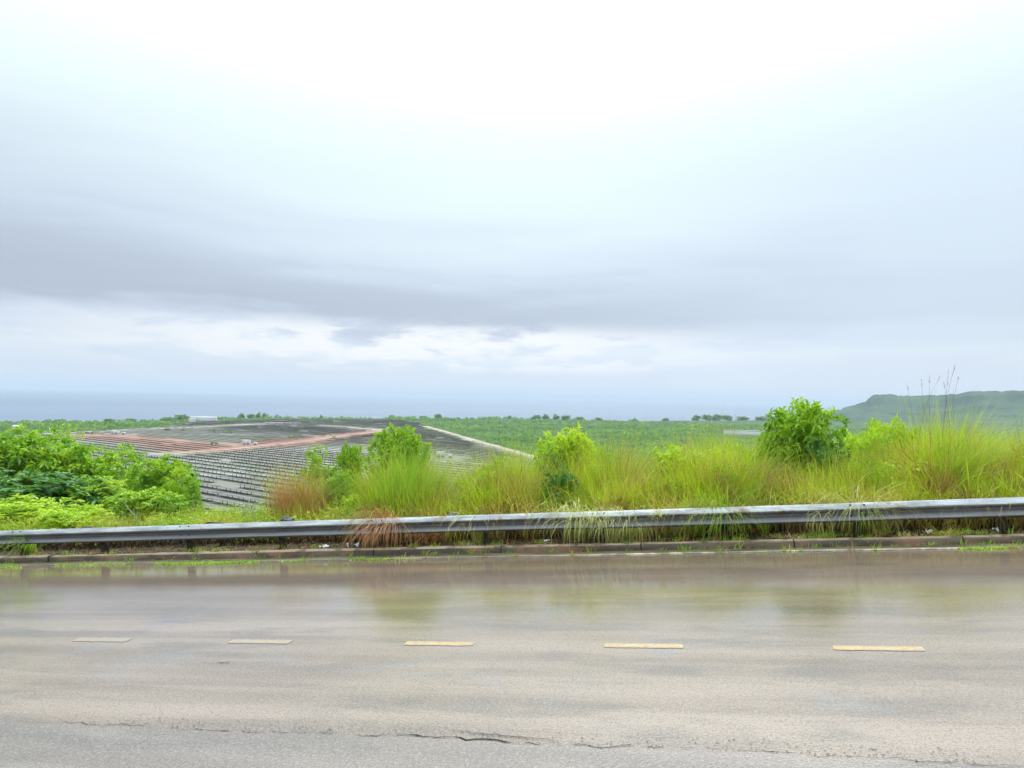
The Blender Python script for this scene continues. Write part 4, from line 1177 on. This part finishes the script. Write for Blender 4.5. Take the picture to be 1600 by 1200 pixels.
TREES = [(283, 653, 7, 1, 'broad dark tree on the skyline left of the long white shed', 2.0), (262, 656, 4, 1, 'low flat tree on the skyline left of the broad dark tree', 2.4), (378, 650, 7, 0, 'round tree on the skyline right of the long white shed', 1.2), (392, 650, 6, 1, 'wide tree on the skyline next to the round one', 1.4),
         (404, 649, 9, 2, 'tall thin tree in the skyline group above the brown roofed shed', 0.8), (412, 649, 8, 2, 'rightmost thin tree of the skyline group above the brown shed', 0.9), (502, 650, 5, 2, 'lone small tree on the flat skyline over the solar field', 0.8),
         (662, 650, 4, 1, 'low dark tree on the skyline at the end of the sandy track', 2.0), (685, 649, 7, 0, 'dark rounded tree on the skyline behind the sandy track', 1.5), (797, 653, 5, 0, 'small dark tree on the skyline above the middle of the scrub', 1.2),
         (838, 652, 7, 1, 'dark spreading tree on the skyline left of the lime shrub', 1.6), (853, 651, 8, 0, 'taller tree on the skyline right above the lime shrub', 1.1), (869, 650, 9, 2, 'tallest boxy tree on the skyline over the lime shrub', 1.2),
         (884, 652, 7, 1, 'wide tree on the skyline right of the tallest boxy one', 1.6), (905, 654, 5, 1, 'low tree ending the skyline group over the lime shrub', 2.0), (935, 655, 4, 1, 'low hummock of a tree between two skyline groups', 2.2), (992, 655, 5, 2, 'lone thin tree where the scrub meets the sea', 0.8),
         (1040, 656, 4, 1, 'flat small tree on the skyline left of the right hand grove', 1.8), (1088, 653, 8, 0, 'first rounded tree of the right hand skyline grove', 1.4), (1105, 652, 9, 1, 'second wider tree of the right hand skyline grove', 1.4), (1120, 652, 9, 0, 'third and densest tree of the right hand skyline grove', 1.5),
         (1136, 653, 8, 1, 'fourth tree sloping down from the skyline grove', 1.6), (1160, 655, 6, 1, 'low tree trailing right of the skyline grove', 2.2), (1190, 656, 5, 1, 'low tree between the skyline grove and the leafy shrub', 2.4), (170, 659, 4, 1, 'low dark tree on the shore at far left', 2.2), (205, 658, 4, 1, 'second low dark tree on the shore at left', 2.2)]
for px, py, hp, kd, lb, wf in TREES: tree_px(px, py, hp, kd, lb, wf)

# ------------------------------------------------------------------ individual shrubs
A = shrub_px
A('deep', 10, 742, 190, 17.5, 'dark leafy shrub low in the left corner of the verge')
A('deep', 105, 752, 130, 18.5, 'shady dark green shrub beside the dry stalks at left')
A('broad', 12, 672, 130, 21, 'tall green shrub cut by the left edge of the photo')
A('broad2', 78, 686, 120, 23, 'mounded yellow green shrub second from the left edge')
A('broad', 128, 698, 100, 22, 'broad green shrub in the middle of the left thicket')
A('broad2', 198, 708, 105, 25, 'flat topped green shrub with pale stems in the left thicket')
A('broad', 252, 716, 90, 22.5, 'bright green shrub near the right end of the left thicket')
A('broad2', 278, 738, 55, 19.5, 'small shrub closing the left thicket beside the solar rows')
A('broad2', 165, 752, 110, 19, 'light green bush in front of the left thicket')
A('lime', 40, 776, 120, 15.8, 'low vivid green weed bush behind the rail at far left')
A('lime', 120, 790, 90, 15.0, 'fresh green weed bush behind the rail left of the brown tuft')
A('broad', 230, 765, 90, 17.2, 'low leafy bush behind the rail between brown tuft and log')
A('broad2', 540, 742, 80, 16.6, 'rounded leafy weed bush left of the tall grass stand')
A('broad2', 500, 708, 60, 18.5, 'climbing vine shrub leaning beside the brown grass mound')
A('broad', 545, 696, 46, 18, 'small leafy sprig standing over the solar rows')
A('lime', 570, 770, 70, 15.2, 'bright leafy weed bush just left of the rust coloured tuft')
A('thin', 655, 688, 70, 16.8, 'leafy branch to the right within the tall shrub stand')
A('broad', 618, 668, 78, 16.2, 'tall leafy shrub rising over the upright grass stand')
A('lime', 888, 661, 92, 16.6, 'round lime green shrub standing above the middle of the grass')
A('deep', 872, 712, 60, 16.0, 'dark leafy undergrowth beneath the round lime shrub')
A('fern', 868, 742, 58, 14.4, 'small blue green feathery plant in the grass below the lime shrub')
A('broad', 1250, 629, 108, 16.6, 'tall leafy shrub breaking the horizon on the right')
A('deep', 1285, 688, 66, 15.9, 'dark shrub at the right foot of the tall horizon shrub')
A('broad2', 1215, 668, 66, 16.2, 'green shrub at the left side of the tall horizon shrub')
A('lime', 1380, 645, 60, 19.5, 'rounded green shrub behind the grass between tall shrub and reeds')
A('lime', 1345, 662, 80, 18.5, 'bright yellow green bush left of the rounded one behind the grass')
A('broad', 1425, 672, 70, 17.5, 'green bush at the left foot of the tall reed clump')
A('lime', 1085, 692, 125, 16.4, 'low yellow green bush inside the golden grass mound')
A('broad', 1560, 690, 80, 18, 'green bush in the grass near the right edge of the photo')
A('broad2', 1035, 722, 75, 16.0, 'small leafy bush at the left foot of the golden grass mound')
A('broad2', 1150, 704, 85, 16.3, 'leafy bush at the right foot of the golden grass mound')
A('thin', 945, 704, 60, 16.2, 'thin leafy sprigs in the grass right of the round lime shrub')
A('broad2', 785, 722, 60, 16.4, 'low leafy bush in the grass left of the round lime shrub')
# sparse little tree out on the slope
x, y = at_t(57, 36); z0 = float(ground(x, y)); H_ = z_at(57, 663, x, y) - z0
t_ = empty('tree', (x, y, z0), 0.5); t_.scale = (H_ * .45, H_ * .45, H_); tag(t_, 'small sparse tree standing behind the left thicket', 'tree')
m1 = shrub_meshes(1.0, 1.6, 0.05, 11, 20, 6, lobe_r=0.16, low=0)
m1[0].materials.append(M_BARK); m1[1].materials.append(M_LEAF)
obj('trunk', m1[0], None, t_); obj('crown', m1[1], None, t_)

# ------------------------------------------------------------------ individual grass tufts
def tuft(name, px, t, mat, label, h, nb, r_, lean, sag, width, az=None, azs=None, dry=0.0, cat='grass tuft', w_off=None, rb=(0, 1), seg=6, u0=0.0, top=None):
    x, y = at_t(px, t)
    if top is not None: h = (z_at(px, top, x, y) - float(ground(x, y))) * 1.18
    z = float(ground(x, y)) if w_off is None else ORG[2] + road_xy(x, y)[0] * u[2] + w_off
    g = Geo()
    a = rng.random(nb) * 6.283 if az is None else az + rng.normal(0, azs, nb)
    a0 = rng.random(nb) * 6.283; rr_ = r_ * np.sqrt(rng.random(nb))
    b = np.stack([rr_ * np.cos(a0), rr_ * np.sin(a0), np.full(nb, -0.03)], 1)
    blades(g, b, h * rng.uniform(0.6, 1.12, nb), a, rng.uniform(*lean, nb), rng.uniform(*sag, nb), rng.uniform(*width, nb), seg, rnd=rng.uniform(*rb, nb), dry=dry, u0=u0)
    o = empty(name, (x, y, z)); obj('blades', g.mesh('blades'), mat, o)
    return tag(o, label, cat)
TOCAM = math.atan2(-v[1], -v[0])     # heading from the verge towards the road
tuft('grass_tuft', 470, 15.6, M_STRAW, 'rust brown dry grass mound standing left of the gap', 1.15, 520, 0.40, (0, 0.45), (0.2, 1.5), (0.006, 0.012), rb=(0.1, 0.8), top=722)
tuft('grass_tuft', 452, 16.0, M_GRASS, 'green grass mound blending into the rust brown one', 1.1, 320, 0.45, (0, 0.4), (0.3, 1.4), (0.006, 0.012), top=726)
tuft('grass_tuft', 498, 15.8, M_GRASS, 'green shoulder of grass right of the rust brown mound', 1.15, 260, 0.35, (0, 0.35), (0.3, 1.4), (0.006, 0.012), top=732)
tuft('grass_tuft', 632, 14.2, M_GRASS_G, 'tall upright fresh green grass stand behind the rust coloured tuft', 1.75, 520, 0.42, (0, 0.22), (0.1, 0.9), (0.008, 0.015), top=708)
tuft('grass_tuft', 658, 14.6, M_GRASS_G, 'second upright green grass stand right of the first', 1.45, 220, 0.28, (0, 0.25), (0.1, 1.0), (0.008, 0.014), top=718)
tuft('grass_tuft', 596, 14.8, M_GRASS_G, 'narrow green grass stand left of the tall upright one', 1.3, 220, 0.25, (0, 0.25), (0.1, 1.0), (0.008, 0.014), top=712)
tuft('grass_tuft', 615, 13.45, M_STRAW, 'rust coloured dead tuft spilling over the guardrail', 1.35, 300, 0.18, (0.0, 0.5), (1.9, 3.3), (0.010, 0.017), az=TOCAM, azs=0.65, rb=(0.25, 1))
tuft('grass_tuft', 585, 13.45, M_STRAW, 'dry straw tuft just left of the rust coloured one', 1.0, 80, 0.16, (0.15, 0.6), (1.6, 2.8), (0.008, 0.014), az=TOCAM, azs=1.1, rb=(0.3, 1))
tuft('grass_tuft', 676, 13.7, M_STRAW, 'brown matted mound of dead grass beside the dark gap', 0.72, 520, 0.30, (0.2, 0.8), (1.2, 2.2), (0.007, 0.012), az=TOCAM, azs=1.3, rb=(0.0, 0.7))
tuft('grass_tuft', 748, 13.45, M_PALE, 'few straw blades hanging over the rail right of the dark gap', 1.35, 30, 0.10, (0.1, 0.4), (2.0, 3.1), (0.010, 0.015), az=TOCAM, azs=0.5)
tuft('grass_tuft', 908, 13.45, M_PALE, 'pale drooping grass spilling over the rail left of centre clump', 1.55, 150, 0.20, (0.0, 0.4), (2.1, 3.3), (0.009, 0.015), az=TOCAM, azs=0.55)
tuft('grass_tuft', 958, 13.45, M_PALE, 'wide pale grass fringe bending over the rail at the middle', 1.25, 190, 0.34, (0.0, 0.45), (2.0, 3.2), (0.008, 0.013), az=TOCAM, azs=0.5)
tuft('grass_tuft', 1000, 13.45, M_PALE, 'pale grass fringe end touching the rail top right of middle', 1.12, 100, 0.25, (0.1, 0.5), (1.9, 3.1), (0.008, 0.013), az=TOCAM, azs=0.6)
tuft('grass_tuft', 926, 12.90, M_PALE, 'small whitish tuft hanging below the beam under the pale grass', 0.26, 12, 0.03, (0.2, 0.5), (2.0, 2.8), (0.010, 0.015), az=TOCAM, azs=1.0, w_off=0.50, rb=(0.5, 1))
tuft('grass_tuft', 1034, 12.90, M_PALE, 'spidery pale tuft hanging in front of the beam', 0.36, 16, 0.03, (0.2, 0.6), (1.9, 2.8), (0.009, 0.014), az=TOCAM, azs=1.2, w_off=0.56, rb=(0.5, 1))
tuft('grass_tuft', 1056, 13.45, M_PALE, 'arching straw blades over the rail left of the green tuft', 1.25, 34, 0.20, (0.1, 0.5), (1.6, 2.8), (0.007, 0.011), az=TOCAM, azs=0.9, rb=(0.4, 1))
tuft('grass_tuft', 1130, 13.45, M_GRASS_G, 'bright green arching tuft with blades falling across the rail', 1.45, 260, 0.16, (0.0, 0.6), (1.6, 3.2), (0.009, 0.015), az=TOCAM, azs=1.3, rb=(0.3, 1))
tuft('grass_tuft', 1340, 13.45, M_PALE, 'pale tuft drooping over the rail with blades reaching the kerb', 1.5, 130, 0.12, (0.0, 0.5), (2.0, 3.2), (0.008, 0.013), az=TOCAM, azs=0.9)
tuft('grass_tuft', 1352, 13.45, M_GRASS_G, 'small green tuft over the beam beside the pale drooping one', 1.05, 80, 0.08, (0.1, 0.6), (1.6, 2.9), (0.008, 0.013), az=TOCAM, azs=1.0, rb=(0.4, 1))
tuft('grass_tuft', 1285, 13.3, M_PALE, 'thin straw blades over the rail left of the drooping tuft', 1.25, 26, 0.2, (0.2, 0.6), (1.4, 2.4), (0.007, 0.011), az=TOCAM, azs=0.8)
tuft('grass_tuft', 1385, 13.5, M_PALE, 'straw stalks leaning over the rail right of the drooping tuft', 1.2, 50, 0.25, (0.2, 0.7), (0.8, 2.2), (0.006, 0.010), az=TOCAM, azs=1.0, rb=(0.4, 1))
tuft('grass_tuft', 1198, 13.4, M_GRASS_G, 'tiny green sprig poking over the rail top', 0.75, 22, 0.04, (0.1, 0.4), (0.8, 2.0), (0.008, 0.013))
tuft('grass_tuft', 55, 13.2, M_GRASS_G, 'small green weed creeping over the beam at far left', 1.0, 60, 0.12, (0.1, 0.6), (1.6, 2.8), (0.012, 0.02), az=TOCAM, azs=0.9)
# below the beam, at the kerb
for px, t, h, nb, mat, lb in [(1292, 13.0, .26, 60, M_GRASS_G, 'small green weed under the beam left of the drooping tuft'), (1472, 12.98, .30, 90, M_GRASS, 'feathery green tuft under the beam on the right'), (1152, 12.9, .20, 50, M_GRASS_G, 'mossy green tuft on the kerb under the bright green one'),
                              (1250, 13.0, .18, 30, M_PALE, 'dry little tuft behind the kerb left of the small green weed'), (735, 12.95, .22, 40, M_PALE, 'dry tuft on the kerb below the dark gap'), (778, 13.0, .22, 40, M_GRASS_G, 'green tuft behind the kerb under the first centre post'),
                              (346, 13.0, .20, 30, M_GRASS_G, 'small grey green weed under the beam below the log'), (642, 12.4, .16, 30, M_PALE, 'thin dry seedlings in the gutter below the rust tuft'), (622, 12.4, .16, 24, M_GRASS_G, 'thin green seedlings in the gutter below the rust tuft'),
                              (600, 12.42, .07, 60, M_GRASS_G, 'flat green weed patch in the gutter left of the seedlings'), (1360, 12.9, .16, 40, M_GRASS_G, 'green moss tuft on the kerb beneath the drooping tuft'), (1590, 12.45, .12, 90, M_GRASS, 'yellow green weed patch in the gutter at the right edge'), (1245, 12.5, .09, 50, M_GRASS, 'small moss patch in the gutter on the right'),
                              (1420, 13.0, .2, 40, M_PALE, 'bent dry weed under the beam left of the feathery tuft'), (120, 12.95, .15, 30, M_GRASS_G, 'short weed on the kerb at left')]:
    tuft('kerb_weed', px, t, mat, lb, h, nb, 0.16, (0.1, 0.8), (0.6, 2.0), (0.006, 0.012), cat='weed', w_off=(0.10 if t > 12.6 else 0.0), rb=(0.2, 1), seg=4)

# tall reed clump with seed stalks
x, y = at_t(1482, 15.2)
z0 = float(ground(x, y)); H_ = z_at(1482, 645, x, y) - z0
rc = empty('reed_clump', (x, y, z0)); tag(rc, 'tallest reed clump with bare seed stalks against the sky on the right', 'reeds')
g = Geo(); nb = 620; a = rng.random(nb) * 6.283; rr_ = 0.42 * np.sqrt(rng.random(nb))
blades(g, np.stack([rr_ * np.cos(a), rr_ * np.sin(a), np.full(nb, -.03)], 1), H_ * rng.uniform(0.5, 1.15, nb), rng.random(nb) * 6.283, rng.uniform(0, .14, nb), rng.uniform(.2, 2.4, nb), rng.uniform(.009, .018, nb), 6, rnd=rng.random(nb), dry=0)
obj('blades', g.mesh('blades'), M_GRASS_G, rc)
M_SEED = simple_mat('dark_seed_head', (0.10, 0.09, 0.055), (0.20, 0.17, 0.10), 20, 0.9)
for px, py, bend, plume in [(1418, 604, 0.02, .10), (1440, 596, 0.03, .12), (1452, 588, 0.05, .14), (1468, 590, 0.35, .1), (1482, 578, 0.06, .30), (1492, 572, 0.16, .22), (1497, 592, 0.10, .12), (1475, 600, -0.1, .1)]:
    d = ray(px, py); hd = math.hypot(x, y); zt = EYE + d[2] / math.hypot(d[0], d[1]) * hd
    tx, ty = d[0] / math.hypot(d[0], d[1]) * hd - x, d[1] / math.hypot(d[0], d[1]) * hd - y
    top = np.array([tx, ty, zt - z0]); b0 = np.array([tx * 0.55 - bend, ty * 0.5, 0.0])
    t_ = np.linspace(0, 1, 9)[:, None]
    mid = np.array([b0[0] * 0.6 + top[0] * 0.4 - bend * 1.2, (b0[1] + top[1]) / 2, top[2] * 0.62])
    pts = (1 - t_) ** 2 * b0 + 2 * t_ * (1 - t_) * mid + t_ ** 2 * top
    g = Geo(); tube(g, pts, np.linspace(0.0045, 0.0016, 9), 4)
    n = int(4 + 26 * plume); k_ = rng.uniform(0, 1, n); pp = top[None] * 0 + pts[-1] + (pts[-3] - pts[-1]) * k_[:, None] * (plume / max(0.05, np.linalg.norm(pts[-3] - pts[-1])))
    dd = (pts[-1] - pts[-3]); dd = dd / np.linalg.norm(dd) + rng.normal(0, 0.22, (n, 3))
    leaves(g, pp, dd, rand_dirs(n), 0.06, 0.006, rng.random(n))
    g.a = {}
    st_ = obj('seed_stalk', g.mesh('seed_stalk'), M_SEED, rc)
# scattered tall single stalks in the band
for px, py, t, lb in [(972, 652, 15.5, 'single tall pale grass stalk above the middle grass'), (1348, 668, 15.5, 'single arching stalk left of the reed clump'), (1303, 662, 15.2, 'thin upright stalk beside the tall horizon shrub'), (1585, 640, 15.5, 'thin leaning stalk at the right edge')]:
    tuft('grass_stalk', px, t, M_PALE, lb, z_at(px, py, *at_t(px, t)) - float(ground(*at_t(px, t))), 3, 0.05, (0.0, 0.08), (0.1, 0.5), (0.010, 0.014), cat='grass stalk', seg=8)

# gutter moss strip
def moss():
    g = Geo()
    for (p0, p1, t0, t1, n) in [(245, 410, 12.30, 12.50, 900), (90, 200, 12.35, 12.55, 350), (-30, 40, 12.2, 12.6, 400), (550, 610, 12.38, 12.5, 200), (1500, 1600, 12.35, 12.55, 350), (440, 500, 12.40, 12.48, 70)]:
        px = rng.uniform(p0, p1, n); t = rng.uniform(t0, t1, n)
        w_ = hnoise(px, t * 0, 0.08) * 0.07
        P = np.array([at_t(a, b) for a, b in zip(px, t + w_)])
        z = ORG[2] + road_xy(P[:, 0], P[:, 1])[0] * u[2]
        blades(g, np.c_[P, z], rng.uniform(0.02, 0.06, n), rng.random(n) * 6.28, rng.uniform(0.3, .9, n), rng.uniform(0, 1, n), rng.uniform(.012, .03, n), 2, rnd=rng.uniform(.3, 1, n), dry=0, u0=0.5)
    for k in range(230):
        px = rng.uniform(-60, 1680); t = rng.choice([12.94, 13.05, 12.70, 12.46], p=[.35, .3, .2, .15]) + rng.normal(0, .02); x, y = at_t(px, t); nb = 14
        z0 = ORG[2] + float(road_xy(x, y)[0]) * u[2] + (0.11 if t > 12.85 else 0.0)
        b = np.stack([x + rng.normal(0, .05, nb), y + rng.normal(0, .02, nb), np.full(nb, z0)], 1)
        blades(g, b, rng.uniform(.05, .2) * rng.uniform(.5, 1.1, nb), rng.random(nb) * 6.28, rng.uniform(.1, .8, nb), rng.uniform(.2, 1.8, nb), rng.uniform(.006, .012, nb), 3, rnd=rng.uniform(0, 1, nb), dry=float(rng.random() < 0.4), u0=0.5)
    return g.mesh('gutter_grass')
tag(obj('gutter_grass', moss(), M_GRASS_G), 'flat yellow green moss and seedlings along the gutter', kind='stuff')

# leaf and twig litter between kerb and rail
def litter():
    g = Geo()
    n = 2600; px = rng.uniform(-60, 1700, n); t = rng.uniform(12.93, 13.75, n)
    P = np.array([at_t(a, b) for a, b in zip(px, t)])
    z = np.maximum(ground(P[:, 0], P[:, 1]), ORG[2] + road_xy(P[:, 0], P[:, 1])[0] * u[2] + 0.09) + rng.uniform(0.0, 0.03, n)
    leaves(g, np.c_[P, z], rng.normal(size=(n, 3)) * np.array([1, 1, .25]), np.array([0, 0, 1.0]) + .4 * rng.normal(size=(n, 3)), rng.uniform(.03, .10, n), rng.uniform(.01, .035, n), rng.random(n))
    return g.mesh('leaf_litter')
M_LITTER = plant_mat('dead_leaf_litter', [(0, (0.05, 0.03, 0.015)), (0.5, (0.16, 0.09, 0.045)), (0.85, (0.32, 0.20, 0.11)), (1.0, (0.5, 0.38, 0.24))], None, 0.1, 0.7, 0.2)
tag(obj('leaf_litter', litter(), M_LITTER), 'dead leaves and crumbs of soil under the guardrail', kind='stuff')

# rocks, log, litter
M_ROCK = simple_mat('mossy_rock', (0.06, 0.065, 0.05), (0.20, 0.20, 0.17), 9, 0.85, bmp=0.6)
M_LOG = simple_mat('dark_rotten_wood', (0.03, 0.025, 0.02), (0.12, 0.09, 0.06), 12, 0.9, bmp=0.6)
def rock(px, py, t, a, b, c_, label, mat=M_ROCK, name='rock', cat='rock'):
    import bmesh
    bm = bmesh.new(); bmesh.ops.create_icosphere(bm, subdivisions=3, radius=1)
    sd = rng.random() * 9
    for q in bm.verts:
        k = 1 + 0.22 * float(hnoise(q.co.x + sd, q.co.y + q.co.z * 1.3, 2.2, sd)) + 0.08 * float(hnoise(q.co.x, q.co.z - q.co.y, 6, sd))
        q.co = Vector((q.co.x * a * k, q.co.y * b * k, q.co.z * c_ * k))
    me = bpy.data.meshes.new(name); bm.to_mesh(me); bm.free()
    x, y = at_t(px, t); z = z_at(px, py, x, y)
    zg = float(ground(x, y))
    o = obj(name, me, mat, loc=(x, y, z)); o.rotation_euler = (0, 0, rng.random() * 0.5)
    return tag(o, label, cat)
rock(452, 813, 13.55, 0.13, 0.10, 0.08, 'grey mossy rock resting behind the rail left of centre')
rock(708, 803, 13.5, 0.10, 0.09, 0.05, 'pale flat rock showing over the rail at the dark gap')
rock(338, 819, 13.5, 0.20, 0.08, 0.05, 'dark rotten log end lying behind the rail', M_LOG, 'log', 'log')
rock(140, 826, 13.5, 0.14, 0.08, 0.05, 'low brown log stub behind the rail at left', M_LOG, 'log', 'log')
# block underneath the log and rocks: earth hump carries them
M_PAPER = simple_mat('crumpled_white_paper', (0.6, 0.6, 0.6), (0.8, 0.8, 0.8), 20, 0.6)
for px, t, sz, lb in [(512, 13.02, 0.075, 'crumpled white litter under the beam left of the rust tuft'), (555, 13.1, 0.09, 'flat white scrap under the beam beside the rust tuft'), (858, 13.05, 0.06, 'white scrap among weeds below the beam left of the pale grass'), (1452, 13.1, 0.07, 'pale scrap under the beam left of the feathery tuft'), (1562, 13.15, 0.08, 'whitish torn scrap under the beam at the right')]:
    x, y = at_t(px, t); z = ORG[2] + float(road_xy(x, y)[0]) * u[2] + 0.13
    g = Geo(); k = 5
    X, Y = np.meshgrid(np.linspace(-1, 1, k), np.linspace(-1, 1, k)); Z = 0.35 * rng.normal(size=X.shape)
    X = X + 0.2 * rng.normal(size=X.shape)
    V = np.stack([X * sz, Y * sz * 0.5, Z * sz * 0.8 + 0.03], -1).reshape(-1, 3)
    i, j = np.meshgrid(np.arange(k - 1), np.arange(k - 1), indexing='ij')
    q = np.stack([i * k + j, i * k + j + 1, (i + 1) * k + j + 1, (i + 1) * k + j], -1).reshape(-1, 4)
    g.add(V, q); g.add(V + [0, 0, -0.006], q[:, ::-1])
    tag(obj('paper_scrap', g.mesh('paper_scrap'), M_PAPER, loc=(x, y, z)), lb, 'litter')
# dead branches standing in the weeds
def twig(px, py, t, label, H_=0.5, tilt=0.5):
    x, y = at_t(px, t); z0 = float(ground(x, y)); g = Geo()
    top = z_at(px, py, x, y) - z0
    main = np.array([[0, 0, -0.05], [0.05, 0, top * 0.4], [0.16 * tilt, 0.02, top * 0.75], [0.4 * tilt, 0.02, top]])
    tube(g, main, [0.014, 0.012, 0.009, 0.005], 5)
    for k in range(5):
        f = rng.uniform(0.3, 0.95); b = main[1] * (1 - f) + main[3] * f
        e = b + np.array([rng.normal(0, 0.25), rng.normal(0, 0.1), rng.uniform(0.02, 0.22)])
        tube(g, [b, (b + e) / 2 + [0, 0, 0.03], e], [0.008, 0.006, 0.003], 4)
    o = obj('dead_branch', g.mesh('dead_branch'), M_STEM_PALE, loc=(x, y, z0)); tag(o, label, 'branch')
twig(372, 790, 15.0, 'pale dead branch lying in the weeds behind the log', tilt=1.0)
twig(405, 785, 15.2, 'forked dead branch standing right of the log', tilt=-0.8)
twig(222, 795, 14.5, 'grey dead stalk beside the small brown grass patch at left', tilt=-0.7)
twig(190, 735, 22, 'pale bare stem in the left thicket', tilt=0.2)
tuft('grass_tuft', 195, 14.6, M_STRAW, 'small brown dry grass patch behind the rail at left', 0.62, 160, 0.22, (0, 0.4), (0.2, 1.2), (0.006, 0.011), rb=(0.1, 0.7))
tuft('grass_tuft', 168, 15.0, M_GRASS, 'golden grass spray left of the small brown patch', 0.75, 160, 0.3, (0.1, 0.6), (0.4, 1.6), (0.006, 0.011))
